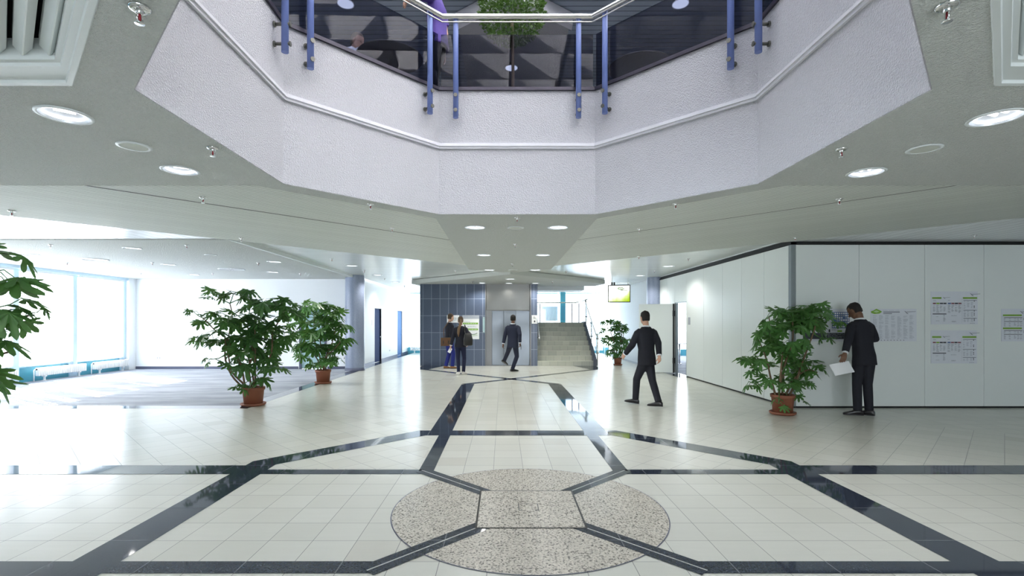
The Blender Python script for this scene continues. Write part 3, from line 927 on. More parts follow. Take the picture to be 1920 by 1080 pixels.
# ---- near louvre panels in the soffit quadrants
def louvre(side):
    """recessed slatted light grille left (-1) or right (+1) of the octagon"""
    s = side
    def m(p): return (.2 + s * p[0], 4.47 + p[1])
    o = [(3.01, -1.2), (7.2, -1.2), (7.2, -5.4), (1.2, -5.4), (1.2, -3.01)]
    def inset(kf, ks):
        r2 = ks * math.sqrt(2)
        return [(3.01 + r2 - kf, -1.2 - kf), (7.2, -1.2 - kf), (7.2, -5.4), (1.2 + ks, -5.4), (1.2 + ks, 1.2 + ks - 4.21 - r2)]
    t = thing('ceiling_louvre', ('white slatted louvre panel in the ceiling, upper left corner' if s < 0 else 'pale green slatted louvre panel in the ceiling, upper right corner'), 'ceiling vent', (*m((5, -3)), ZS), 0, 'louvre panels beside the atrium opening')
    og = (*m((5, -3)), ZS)
    fr = MB()
    R = [[(*m(p), z) for p in inset(kf, ks)] for kf, ks, z in ((-.01, -.01, ZS + .004), (0, 0, ZS - .006), (.035, .030, ZS - .006), (.045, .036, ZS + .012), (.215, .070, ZS + .012), (.225, .074, ZS + .03), (.26, .10, ZS + .03), (.26, .10, ZS + .16))]
    for a, b in zip(R, R[1:]):
        for j in (0, 3, 4):
            k = (j + 1) % 5
            fr.add([a[j], a[k], b[k], b[j]], [(0, 1, 2, 3)])
    fr.build('louvre_frame', 'whitemetal', t, og, fix=False)
    vd = MB(); vd.poly([m(p) for p in inset(0, 0)], ZS + .30, 0, s < 0); vd.build('louvre_void', 'vent_dark', t, og, fix=False)
    d = Vector((1, 1, 0)) / math.sqrt(2)      # the slats run parallel to the slanted edge
    nrm = Vector((1, -1, 0)) / math.sqrt(2)
    base = Vector((3.01, -1.2, 0))
    for i in range(14):
        p = base + nrm * (.125 + i * .112)
        e = p + d * ((-1.2 - .27 - p.y) / d.y)
        b0 = e - d * 3.0
        rg = []
        for q in (e, b0):
            rg.append([(*m((q.x + nrm.x * u, q.y + nrm.y * u)), ZS + .05 + w) for u, w in [(-.046, .10), (-.043, .045), (-.004, .0), (.004, .0), (.043, .045), (.046, .10)]])
        sb = MB(); sb.loft(rg, 0, True, True, False, False)
        sb.build('slat', 'whitemetal', t, og, fix=False)
    return t
louvre(-1); louvre(1)

# portals
portal('sky_portal', .2 - 5.6, .2 + 5.6, -3, 9.6, ZU + 1.4, ZU + 1.4, '-z')
portal('window_portal', XL - .25, XL - .25, 6.6, 17.5, .4, 3.12, '+x')
portal('far_portal', -5.2, XP, YB + .3, YB + .3, .3, 3.25, '-y')
portal('fill_window_portal', -.8, 4.8, YN - .3, YN - .3, 0, 3.15, '+y')
portal('conference_portal', XP, XR, 25.3, 25.3, .3, 3.25, '-y')
# ================================================================ FIXED FITTINGS
# ---- sheer vertical blinds behind the left windows, one thing per window bay
LB = {}
for i, (y0, y1) in enumerate(((6.83, 8.82), (9.08, 11.07), (11.33, 13.42), (13.68, 15.29), (15.55, 17.32))):
    lab = {4: 'white sheer vertical blind in the window bay nearest the room corner',
           5: 'white sheer vertical blind above the second radiator from the corner',
           4: 'white sheer vertical blind in the bay behind the hanging leaves'}.get(i, 'white sheer vertical blind in a window bay beyond the left picture edge')
    t = thing('vertical_blind', lab, 'blind', (XL + .14, (y0 + y1) / 2, 3.1), 0, 'sheer vertical blinds along the window wall')
    rl = MB(); rl.box(XL + .11, XL + .17, y0, y1, 3.06, 3.122); rl.build('blind_rail', 'whitemetal', t, (XL + .14, (y0 + y1) / 2, 3.1))
    lm = MB(); random.seed(40 + i)
    n = int((y1 - y0) / .127)
    for k in range(n):
        yc = y0 + (k + .5) * (y1 - y0) / n
        w = .064 if random.random() > .2 else .034
        a = .12 * (1 if k % 2 else 1)
        lm.add([(XL + .14 - a * w, yc - w, .46), (XL + .14 + a * w, yc + w, .46), (XL + .14 + a * w, yc + w, 3.06), (XL + .14 - a * w, yc - w, 3.06)], [(0, 1, 2, 3)])
    lm.build('blind_slats', 'sheer', t, (XL + .14, (y0 + y1) / 2, 3.1), fix=False)

# ---- ribbed radiators on legs under the windows
def radiator(y0, y1, lab, x=XL + .2, ax='y', z0=.15, z1=.38):
    """tubular radiator along y (or along x when ax == 'x')"""
    L = y1 - y0
    if ax == 'y': t = thing('radiator', lab, 'radiator', (x, (y0 + y1) / 2, 0), math.pi / 2, 'low white radiators under the windows')
    else: t = thing('radiator', lab, 'radiator', ((y0 + y1) / 2, x, 0), 0, 'low white radiators under the windows')
    ft = MB()
    n = max(6, int(L / .062))
    for i in range(n):
        u = -L / 2 + .02 + (L - .04) * i / (n - 1)
        ft.rbox(u - .018, u + .018, -.065, .065, z0, z1, .012)
    ft.tube([(-L / 2, 0, z0 + .04), (L / 2, 0, z0 + .04)], .022); ft.tube([(-L / 2, 0, z1 - .04), (L / 2, 0, z1 - .04)], .022)
    ft.build('radiator_body', 'radiator', t)
    for u in (-L / 2 + .22, L / 2 - .22):
        m = MB(); m.box(u - .03, u + .03, -.05, .05, z0 - .03, z0 + .01); m.box(u - .018, u + .018, -.02, .02, .012, z0 - .03); m.box(u - .04, u + .04, -.05, .05, .004, .014)
        m.build('radiator_foot', 'radiator', t)
    m = MB(); s = -1 if ax == 'y' else 1
    m.tube([(s * L / 2, 0, z1 - .04), (s * (L / 2 + .07), 0, z1 - .04), (s * (L / 2 + .10), 0, z1 - .07), (s * (L / 2 + .10), 0, .006)], .014); m.build('radiator_pipe', 'radiator', t)
    m = MB(); m.tube([(s * (L / 2 + .02), 0, z1 - .04), (s * (L / 2 + .06), 0, z1 - .04)], .024, 12); m.build('radiator_valve', 'dark', t)
    return t
radiator(11.5, 13.45, 'low white ribbed radiator at the left picture edge under hanging leaves')
radiator(14.05, 15.65, 'low white ribbed radiator between the two pale piers, second from the corner')
radiator(16.0, 17.42, 'low white ribbed radiator in the far corner of the carpeted room')
radiator(-5.0, -3.3, 'low white radiator at the end of the corridor left of the lift', YB - .2, 'x', .14, .34)
radiator(4.0, 5.4, 'low white radiator behind the potted plant right of the stair', YB - .2, 'x', .14, .40)
# tall ribbed radiator on the stair landing
t = thing('panel_radiator', 'tall white ribbed radiator behind the glass on the stair landing', 'radiator', (2.5, 26.9, 1.65))
m = MB()
for i in range(13): m.rbox(2.10 + i * .063, 2.155 + i * .063, 26.82, 26.92, 1.74, 2.52, .012)
m.build('radiator_body', 'radiator', t, (2.5, 26.9, 1.65))
for x in (2.2, 2.8):
    m = MB(); m.box(x - .02, x + .02, 26.84, 26.90, 1.652, 1.75); m.build('radiator_foot', 'radiator', t, (2.5, 26.9, 1.65))

# ---- socket plates, door sign
def plate(name, lab, cat, c, axis, w, h, mat='plastic', holes=True):
    x, y, z = c
    t = thing(name, lab, cat, c)
    m = MB()
    if axis == 'y': m.rbox(x - w / 2, x + w / 2, y - .012, y, z - h / 2, z + h / 2, .004)
    else: m.rbox(x, x + .012, y - w / 2, y + w / 2, z - h / 2, z + h / 2, .004)
    m.build('plate', mat, t, c)
    if holes:
        for s in (-.25, .25):
            q = MB()
            if axis == 'y': q.box(x + s * w - .018, x + s * w + .018, y - .016, y - .011, z - .018, z + .018)
            else: q.box(x + .011, x + .016, y + s * w - .018, y + s * w + .018, z - .018, z + .018)
            q.build('socket_hole', 'ink', t, c)
p = at(298, 671, YROOM); plate('wall_socket', 'double white socket low on the white back wall', 'socket', p, 'y', .17, .085)
p = at(648, 671.5, YROOM); plate('wall_socket', 'white socket beside the blue-grey column', 'socket', p, 'y', .16, .085)
plate('door_sign', 'small white sign beside the first blue corridor door', 'sign', (-5.2, 20.0, 1.66), 'x', .18, .24, 'plastic', False)
plate('wall_socket', 'white socket between the two blue corridor doors', 'socket', (-5.2, 23.0, .38), 'x', .16, .09)

# ---- staircase beside the lift
NS, RISE, RUN = 9, 1.65 / 9, .29
SX0, SX1 = XD + .005, 3.45
t = thing('staircase', 'grey tiled staircase of nine steps beside the lift', 'staircase', (2.4, YL, 0))
og = (2.4, YL, 0)
for k in range(NS):
    y = YL + RUN * k
    m = MB(); m.box(SX0, SX1, y, YL + RUN * NS if k == NS - 1 else y + RUN + .02, RISE * k + (.003 if k == 0 else 0), RISE * (k + 1), 0)
    m.box(SX0, SX1, y - .008, y + .05, RISE * (k + 1) - .016, RISE * (k + 1) + .003, 1)
    st = m.build('step', ['stairtile', 'stairnose'], t, og)
m = MB(); m.box(SX0, SX1 + .1, YL + RUN * NS - .01, 27.2, 1.45, 1.65); m.box(SX0, SX1 + .1, YL + RUN * NS - .02, YL + RUN * NS + .05, 1.635, 1.66, 1); m.build('landing', ['stairtile', 'slate'], t, og)
m = MB(); a = .12
prof = [(YL - .12, .0035), (YL + .25, .0035), (YL + RUN * NS + .3, 1.42), (YL + RUN * NS + .3, 1.70), (YL + RUN * NS - .1, 1.70), (YL - .12, .24)]
n = len(prof)
v = [(SX1 + .002, y, z) for y, z in prof] + [(SX1 + a, y, z) for y, z in prof]
m.add(v, [list(range(n))[::-1], list(range(n, 2 * n))] + [(i, (i + 1) % n, n + (i + 1) % n, n + i) for i in range(n)])
m.build('stringer', 'slate', t, og)
# glass balustrade on the open side of the stair
t = thing('stair_railing', 'glass stair railing with steel handrail on the open right side', 'railing', (SX1 + .14, YL, 0))
og = (SX1 + .14, YL, 0); xr = SX1 + .155
for (y, z0, z1) in ((YL - .02, .0045, 1.24), (YL + RUN * 4.5, RISE * 4.5 - .25, RISE * 4.5 + 1.02), (YL + RUN * NS, 1.4, 2.66)):
    m = MB(); m.tube([(xr, y, z0), (xr, y, z1)], .022); m.build('post', 'inox', t, og)
    for z in (z1 - .2, z1 - .75):
        q = MB(); q.box(xr - .05, xr + .05, y - .02, y + .02, z - .025, z + .025); q.build('clamp', 'steel_dark', t, og)
m = MB(); m.tube([(xr - .05, YL - .1, 1.16), (xr - .05, YL, 1.2), (xr - .05, YL + RUN * NS, 2.62)], .022); m.build('handrail', 'inox', t, og)
m = MB(); pr = [(YL + .03, .34), (YL + RUN * NS - .04, 1.80), (YL + RUN * NS - .04, 2.50), (YL + .03, 1.04)]
m.add([(xr - .006, y, z) for y, z in pr] + [(xr + .006, y, z) for y, z in pr], [(3, 2, 1, 0), (4, 5, 6, 7), (0, 1, 5, 4), (1, 2, 6, 5), (2, 3, 7, 6), (3, 0, 4, 7)])
m.build('glass_panel', 'glass', t, og, fix=False)
# handrail on the lift wall
t = thing('wall_handrail', 'white sloping handrail on the lift wall side of the stair', 'handrail', (XD + .05, YL, .9))
m = MB(); m.tube([(XD + .07, YL - .05, 1.04), (XD + .07, YL + .03, 1.08), (XD + .07, YL + RUN * NS, 2.52)], .026); m.build('rail', 'moulding', t, (XD + .05, YL, .9))
for y in (YL + .12, YL + 1.3): 
    m = MB(); m.tube([(XD + .002, y, 1.0 + (y - YL) * .55), (XD + .07, y, 1.08 + (y - YL) * .56)], .012); m.build('bracket', 'dark', t, (XD + .05, YL, .9))
# railing at the back of the landing
t = thing('landing_railing', 'glass railing across the back of the stair landing', 'railing', (2.4, 24.2, 1.65)); og = (2.4, 24.2, 1.65)
yl = 24.2
for x in (1.78, 3.34, 3.66):
    m = MB(); m.tube([(x, yl, 1.652), (x, yl, 2.58)], .026); m.build('post', 'slate', t, og)
m = MB(); m.tube([(1.36, yl, 2.62), (3.5, yl, 2.62), (3.7, yl - .3, 2.66), (3.7, 22.0, 2.68)], .028); m.build('handrail', 'inox', t, og)
for x0, x1 in ((1.38, 1.74), (1.82, 3.30)):
    m = MB(); m.box(x0, x1, yl - .006, yl + .006, 1.74, 2.48); m.build('glass_panel', 'glass', t, og)

# ---- balcony railing round the atrium
t = thing('balcony_railing', 'balcony railing of blue posts, tinted glass and steel handrail', 'railing', (.2, 4.47, ZT)); og = (.2, 4.47, ZT)
HR = grow(OCT, -.17); GL = grow(OCT, -.02); PO = grow(OCT, -.13)
m = MB(); zr = 5.93
ring = [Vector((*p, zr)) for p in HR]; m.tube(ring + [ring[0]], .034, 12, cap=False); m.build('handrail', 'inox', t, og)
m = MB(); ring = [Vector((*p, zr - .075)) for p in HR]; m.tube(ring + [ring[0]], .010, 8, cap=False); m.build('lower_rail', 'inox', t, og)
def edge_pt(i, f, poly):
    a = Vector(poly[i]); b = Vector(poly[(i + 1) % 8]); return a + (b - a) * f
c0 = Vector((.2, 4.47))
for i in range(8):
    for f in (.095, .905):
        q = edge_pt(i, f, PO)
        a = Vector(OCT[i]); b = Vector(OCT[(i + 1) % 8]); nrm = Vector((-(b - a).y, (b - a).x)).normalized()
        if nrm.dot(q - c0) < 0: nrm = -nrm
        z0, z1 = (4.53, 5.975)
        pm = MB(); pm.tube([(q.x, q.y, z0), (q.x, q.y, z1 - .02), (q.x, q.y, z1)], [.038, .038, .028], 14)
        po = pm.build('post', 'bluepost', t, og)
        for z in (z0 + .09, z0 + .30):
            bm_ = MB()
            p1 = q - nrm * .05; p2 = q + nrm * .118
            bm_.tube([(p1.x, p1.y, z), (p2.x, p2.y, z)], .017, 10)
            p3 = q - nrm * .062
            bm_.tube([(p3.x, p3.y, z), (p1.x, p1.y, z)], .027, 10)
            p4 = q + nrm * .118; p5 = q + nrm * .104
            bm_.tube([(p5.x, p5.y, z), (p4.x, p4.y, z)], .03, 10)
            bm_.build('bracket', 'bracket', po, og)
    gp = MB()
    a = edge_pt(i, .012, GL); b = edge_pt(i, .988, GL)
    nn = Vector((-(b - a).y, (b - a).x)).normalized() * .006
    v = [(p.x, p.y, z) for z in (ZT + .05, 5.76) for p in (a - nn, b - nn, b + nn, a + nn)]
    gp.add(v, [(0, 3, 2, 1), (4, 5, 6, 7), (0, 1, 5, 4), (1, 2, 6, 5), (2, 3, 7, 6), (3, 0, 4, 7)])
    gp.build('glass_panel', 'glass_tint', t, og, fix=False)
for ch in list(t.children):
    pass

# ---- ceiling lights: recessed round downlights
def make_downlight(r=.155):
    t = thing('downlight', '', 'ceiling light', (0, 0, 0))
    m = MB(); m.lathe([(r * 1.14, .0), (r * 1.14, -.006), (r * 1.0, -.010), (r * .97, .0)], seg=40); m.build('lamp_rim', 'whitemetal', t)
    m = MB(); m.lathe([(r * .98, -.006), (r * .93, .02), (r * .70, .055), (r * .5, .075)], seg=40); m.build('lamp_reflector', 'lampring', t)
    m = MB(); m.lathe([(r * .80, .012), (r * .84, .006), (r * .80, .0), (r * .76, .006), (r * .80, .012)], seg=40); m.build('lamp_ring', 'lamp', t)
    m = MB(); m.lathe([(0.0, .074), (r * .52, .076)], seg=32); m.build('lamp_plate', 'reflector', t)
    for s in (-1, 1):
        m = MB(); m.tube([(-r * .42, s * r * .22, .045), (r * .42, s * r * .22, .045)], r * .11, 10); m.build('bulb', 'lamp', t)
    L = bpy.data.lights.new('lamp_light', 'SPOT'); L.energy = 62; L.spot_size = 2.5; L.spot_blend = .7; L.shadow_soft_size = .05; L.color = (1.0, .985, .94)
    lo = bpy.data.objects.new('lamp_light', L); COL.objects.link(lo); lo.parent = t; lo.location = (0, 0, -.03)
    return t
dl0 = None
for (px, py, z, s, lab) in DL:
    if dl0 is None: dl0 = o = make_downlight(); src_light = [q for q in o.children if q.type == 'LIGHT'][0].data
    else:
        o = copy_tree(dl0)
        for q in o.children:
            if q.type == 'LIGHT': q.data = src_light
    x, y = on_ceil(px, py, z)
    o.location = (x * K, y * K, (z - .002) * K); o.scale = (s, s, s)
    if y < 6.5 and abs(x) > 2:       # the wide-beam lamps beside the atrium run dimmed
        for ch in o.children:
            if ch.type == 'LIGHT':
                nm = 'dim_light' if x < 0 else 'half_light'
                if nm not in bpy.data.lights:
                    q = ch.data.copy(); q.name = nm; q.energy = 7 if x < 0 else 42
                ch.data = bpy.data.lights[nm]
    tag(o, lab, 'ceiling light', 'round recessed ceiling lights')
    o.rotation_euler = (0, 0, .35 * ((px * 7) % 5))

# ---- round speaker covers
def make_speaker():
    t = thing('ceiling_speaker', '', 'speaker')
    m = MB(); m.lathe([(.135, 0), (.135, -.004), (.105, -.009), (.102, -.004)], seg=40); m.build('speaker_rim', 'whitemetal', t)
    m = MB(); m.lathe([(.102, -.005), (.05, -.006), (0.0, -.0065)], seg=32); m.build('speaker_cover', 'speaker', t)
    return t
sp0 = None
for (px, py, z, lab) in ((252, 274, ZS, 'round white speaker cover between the two left downlights'), (1733, 279, ZS, 'round pale green speaker cover in the right ceiling'),
                        (967, 427, ZS, 'round speaker cover between the front downlights of the central strip'), (962, 506, ZS, 'round speaker cover between the last downlights of the central strip'),
                        (395, 478, ZS, 'flat round cover in the carpeted room ceiling beside a sprinkler')):
    if sp0 is None: sp0 = o = make_speaker()
    else: o = copy_tree(sp0)
    x, y = on_ceil(px, py, z); o.location = (x * K, y * K, (z - .002) * K)
    tag(o, lab, 'speaker', 'round ceiling speakers')
# swirl air outlet in the carpeted room ceiling
x, y = on_ceil(434, 504.5, ZS)
t = thing('swirl_diffuser', 'round white swirl air outlet in the carpeted room ceiling', 'ceiling vent', (x, y, ZS)); og = (x, y, ZS)
m = MB(); m.lathe([(.36, -.002), (.36, -.012), (.31, -.016), (.30, -.004)], (x, y, ZS), 40); m.build('diffuser_rim', 'whitemetal', t, og)
m = MB(); m.lathe([(.30, -.003), (0, -.0035)], (x, y, ZS), 40); m.build('diffuser_plate', 'panel_dark', t, og)
m = MB()
for i in range(16):
    a = 2 * math.pi * i / 16; d = Vector((math.cos(a), math.sin(a), 0)); n_ = Vector((-d.y, d.x, 0))
    p = Vector((x, y, ZS - .012)); m.add([p + d * .07 - n_ * .01, p + d * .28 - n_ * .03, p + d * .28 + n_ * .03, p + d * .07 + n_ * .01], [(0, 1, 2, 3)])
m.build('diffuser_blades', 'plastic', t, og, fix=False)

# ---- sprinklers
def make_sprinkler():
    t = thing('sprinkler', '', 'sprinkler')
    m = MB(); m.lathe([(.046, 0), (.048, -.005), (.040, -.013), (.024, -.017), (.016, -.013)], seg=24); m.build('rosette', 'chrome', t)
    m = MB(); m.lathe([(.016, -.01), (.017, -.030), (.012, -.034), (.0, -.034)], seg=16)
    for s in (-1, 1): m.tube([(s * .013, 0, -.03), (s * .017, 0, -.045), (s * .013, 0, -.062), (0, 0, -.070)], .0035, 8)
    m.build('sprinkler_frame', 'chrome', t)
    m = MB(); m.tube([(0, 0, -.033), (0, 0, -.062)], .0065, 10); m.build('glass_bulb', 'redbulb', t)
    m = MB(); m.lathe([(0, -.069), (.019, -.071), (.021, -.075), (.0, -.074)], seg=20); m.build('deflector', 'chrome', t)
    return t
SPR = [
 (262, 14, ZS, 1.45, 'large chrome ceiling sprinkler near the upper left louvre'), (1776, 10, ZS, 1.45, 'large chrome ceiling sprinkler near the upper right louvre'),
 (399, 277, ZS, 1.4, 'chrome ceiling sprinkler left of the white parapet corner'), (1578, 279, ZS, 1.4, 'chrome ceiling sprinkler right of the white parapet corner'),
 (381, 370, Z1, 1.3, 'sprinkler by the dark seam of the left slatted ceiling'), (1574, 373, Z1, 1.3, 'sprinkler near the front edge of the right slatted ceiling'),
 (695, 382, Z1, 1.3, 'sprinkler at the slatted ceiling edge left of the white parapet'), (1267, 381, Z1, 1.3, 'sprinkler at the slatted ceiling edge right of the white parapet'),
 (735, 427, Z1, 1.3, 'sprinkler on the dark seam left of the central strip'), (1199, 428.5, Z1, 1.3, 'sprinkler on the dark seam right of the central strip'),
 (453, 446, Z1, 1.3, 'sprinkler at the corner where three ceilings meet, left'), (22, 395, Z1, 1.3, 'sprinkler at the left picture edge under slats'),
 (1827, 441, Z3, 1.2, 'sprinkler above the two stacked posters'), (1491, 445, Z1, 1.2, 'sprinkler above the folding partition corner'),
 (970, 408, ZS, 1.3, 'first sprinkler of the central ceiling strip'), (966, 457.5, ZS, 1.3, 'second sprinkler of the central ceiling strip'), (961, 494.5, ZS, 1.3, 'third sprinkler of the central ceiling strip'),
 (95, 458.5, ZS, 1.2, 'sprinkler in the carpeted room ceiling, front left'), (350, 459.5, ZS, 1.2, 'sprinkler in the carpeted room ceiling, front right'),
 (484.5, 493, ZS, 1.2, 'sprinkler above the tall left fatsia'), (563, 513, ZS, 1.2, 'sprinkler above the bushy left fatsia'),
 (286, 492, ZS, 1.2, 'sprinkler in the middle of the carpeted room ceiling'), (126, 492.5, ZS, 1.2, 'sprinkler above the second window bay'),
 (264, 512.5, ZS, 1.2, 'sprinkler near the white back wall, left'), (399, 512.5, ZS, 1.2, 'sprinkler near the white back wall, middle'),
 (622, 484.5, Z2, 1.3, 'sprinkler in the metal ceiling left of the column'), (683, 507, Z2, 1.3, 'sprinkler in the metal ceiling above the left column'),
 (721, 522.5, Z2, 1.3, 'sprinkler in the metal ceiling above the first blue door'), (758.5, 536, Z2, 1.3, 'sprinkler in the metal ceiling above the corridor window'),
 (854, 507.5, Z2, 1.3, 'sprinkler left of the central strip before the canopy'), (1062, 508.5, Z2, 1.3, 'sprinkler right of the central strip before the canopy'),
 (1198, 480, Z1, 1.3, 'sprinkler at the slatted ceiling edge above the walking man'),
 (886, 527, cz, 1.3, 'sprinkler under the canopy, left half'), (1035.5, 527.5, cz, 1.3, 'sprinkler under the canopy, right half'),
 (1291, 484.5, Z2, 1.3, 'sprinkler in the metal ceiling near the partition top'), (1227, 507.5, Z2, 1.3, 'sprinkler in the metal ceiling above the right column'),
]
s0 = None
for (px, py, z, s, lab) in SPR:
    if s0 is None: s0 = o = make_sprinkler()
    else: o = copy_tree(s0)
    x, y = on_ceil(px, py, z); o.location = (x * K, y * K, z * K); s *= .74; o.scale = (s, s, s); o.rotation_euler = (0, 0, (px * 1.7) % 3)
    tag(o, lab, 'sprinkler', 'chrome ceiling sprinklers')

# ---- hanging monitor
MY = 18.5
a_, b_ = at(1140.5, 567, MY), at(1181, 534, MY)
mc = (a_ + b_) / 2; mw, mh = abs(b_.x - a_.x), abs(b_.z - a_.z)
t = thing('hanging_monitor', 'flat screen hanging from the ceiling with green and white picture', 'monitor', tuple(mc), -.22)
m = MB(); w, h_, f = mw / 2 / math.cos(.22), mh / 2, .03
m.rbox(-w, w, .0, .07, -h_, h_, .008); m.build('monitor_case', 'dark', t)
g = N('screen_picture')
v = g.coords(); x_, y_, z_ = g.xyz(v)
zz = g.math('ADD', g.math('DIVIDE', z_, 2 * h_ * K), .5); xx = g.math('ADD', g.math('DIVIDE', x_, 2 * w * K), .5)
no = g.noise(v, 4.5, 2)
lo = g.math('SUBTRACT', g.math('ADD', g.math('MULTIPLY', no, .5), g.math('MULTIPLY', g.math('POWER', xx, 3.0), .55)), g.math('MULTIPLY', zz, 1.15))
col = g.ramp(lo, [(.0, (.93, .97, .90)), (.22, (.70, .86, .25)), (.45, (.42, .62, .02))])
em = g.n('ShaderNodeEmission'); g.set(em.inputs[0], col); em.inputs[1].default_value = 1.0
MT['screen'] = g.done(em.outputs[0]); MT['screen'].cycles.emission_sampling = 'NONE'
m = MB(); m.box(-w + f, w - f, -.004, .002, -h_ + f, h_ - f); sc_ = m.build('screen', 'screen', t)
m = MB()
def swoosh(mb, cx, cz, rx, rz, a0, a1, th, y, mat=0, n=14):
    p0, p1 = [], []
    for i in range(n + 1):
        a = a0 + (a1 - a0) * i / n; k = math.sin(math.pi * i / n) * th + .002
        p0.append((cx + math.cos(a) * (rx + k), y, cz + math.sin(a) * (rz + k))); p1.append((cx + math.cos(a) * (rx - k), y, cz + math.sin(a) * (rz - k)))
    for i in range(n): mb.add([p0[i], p0[i + 1], p1[i + 1], p1[i]], [(0, 1, 2, 3)], mat)
swoosh(m, .02, .19, .055, .028, 0, 6.28, .010, -.006, 0)
swoosh(m, .10, .175, .06, .03, 3.3, 5.9, .012, -.006, 0); swoosh(m, .10, .195, .05, .02, .3, 2.6, .008, -.006, 0); swoosh(m, .15, .165, .05, .015, .2, 2.8, .006, -.006, 0)
for i in range(5): m.box(.055 + i * .021, .055 + i * .021 + .015, -.006, -.005, .108, .122, 1)
for i in range(7): m.box(.165 + i * .019, .165 + i * .019 + .013, -.006, -.005, .108, .120, 0)
m.build('screen_logo', ['green', 'ink_d'], sc_)
for sx_ in (-.62, .80):
    q = MB(); q.tube([(sx_ * w, .03, h_), (sx_ * w, .03, Z2 - mc.z)], .012); q.build('hanging_rod', 'inox', t)
q = MB(); q.box(-w * .8, w * .9, .02, .05, h_ + .05, h_ + .075); q.build('hanging_bar', 'inox', t)
for sx_ in (-.62, -.42):
    q = MB(); q.box(sx_ * w - .03, sx_ * w + .03, .01, .06, h_, h_ + .10); q.build('bracket', 'dark', t)

# ---- conference room furniture seen through the door gap
t = thing('conference_table', 'white table with chrome legs seen through the open door', 'table', (7.25, 20.2, 0)); og = (7.25, 20.2, 0)
m = MB(); m.rbox(6.6, 8.2, 19.85, 20.65, .79, .825, .008); m.build('table_top', 'wood_w', t, og)
for x, y in ((7.02, 19.95), (7.02, 20.55), (7.95, 19.95), (7.95, 20.55)):
    m = MB(); m.tube([(x, y, .02), (x, y, .79)], .035); m.box(x - .09, x + .09, y - .03, y + .03, .0035, .03); m.build('leg', 'chrome', t, og)
t = thing('conference_chair', 'dark upholstered chair behind the white table in the doorway', 'chair', (7.05, 21.1, 0)); og = (7.05, 21.1, 0)
m = MB(); m.rbox(6.8, 7.3, 20.85, 21.35, .44, .52, .02); m.build('seat', 'table_dk', t, og)
m = MB(); m.rbox(6.8, 7.3, 21.32, 21.38, .55, 1.04, .02); m.build('backrest', 'table_dk', t, og)
for x, y in ((6.83, 20.88), (7.27, 20.88), (6.83, 21.35), (7.27, 21.35)):
    m = MB(); m.tube([(x, y, .0035), (x, y, .56 if y > 21 else .44)], .013); m.build('leg', 'chrome', t, og)
plate('door_label', 'small grey sign plate beside the open partition door', 'sign', (XP - .012, 14.98, 1.70), 'x', .16, .22, 'ink_l', False)

# ---- upper floor: round tables, pendant lamps, clipped ball tree
def round_table(x, y, lab):
    t = thing('round_table', lab, 'table', (x, y, 4.95), 0, 'round cafe tables upstairs'); og = (x, y, 4.95)
    m = MB(); m.lathe([(.0, .78), (.49, .78), (.505, .795), (.49, .81), (0, .81)], (x, y, 4.95), 48); m.build('table_top', 'table_dk', t, og)
    m = MB(); m.lathe([(.04, .02), (.04, .78)], (x, y, 4.95), 20); m.build('leg', 'dark', t, og)
    m = MB(); m.lathe([(0, .02), (.28, .02), (.28, .002)], (x, y, 4.95), 32); m.build('table_foot', 'dark', t, og)
    return t
round_table(2.20, 8.05, 'dark round cafe table behind the balcony glass, right of the tree')
round_table(-1.75, 7.76, 'dark round cafe table behind the balcony glass, left of the tree')
def pendant(px, py, y, lab):
    p = at(px, py, y)
    t = thing('pendant_lamp', lab, 'lamp', tuple(p), 0, 'white dome lamps upstairs'); og = tuple(p)
    m = MB(); m.lathe([(.155, 0), (.150, .02), (.10, .05), (.05, .075), (.045, .16), (.0, .16)], tuple(p), 32); m.build('lamp_shade', 'moulding', t, og)
    m = MB(); m.lathe([(.0, .004), (.14, .004)], tuple(p), 32); m.build('lamp_diffuser', 'lamp', t, og)  # glow stands in for daylight on the white disc
    m = MB(); m.tube([(p.x, p.y, p.z + .15), (p.x, p.y, ZU)], .008); m.build('lamp_cord', 'dark', t, og)
pendant(648, 8, 9.4, 'white dome pendant lamp above the parapet, left of the tree')
pendant(1276, 8, 9.4, 'white dome pendant lamp above the parapet, right of the tree')
pendant(959, 128, 12.2, 'small white dome pendant lamp seen beside the tree trunk')
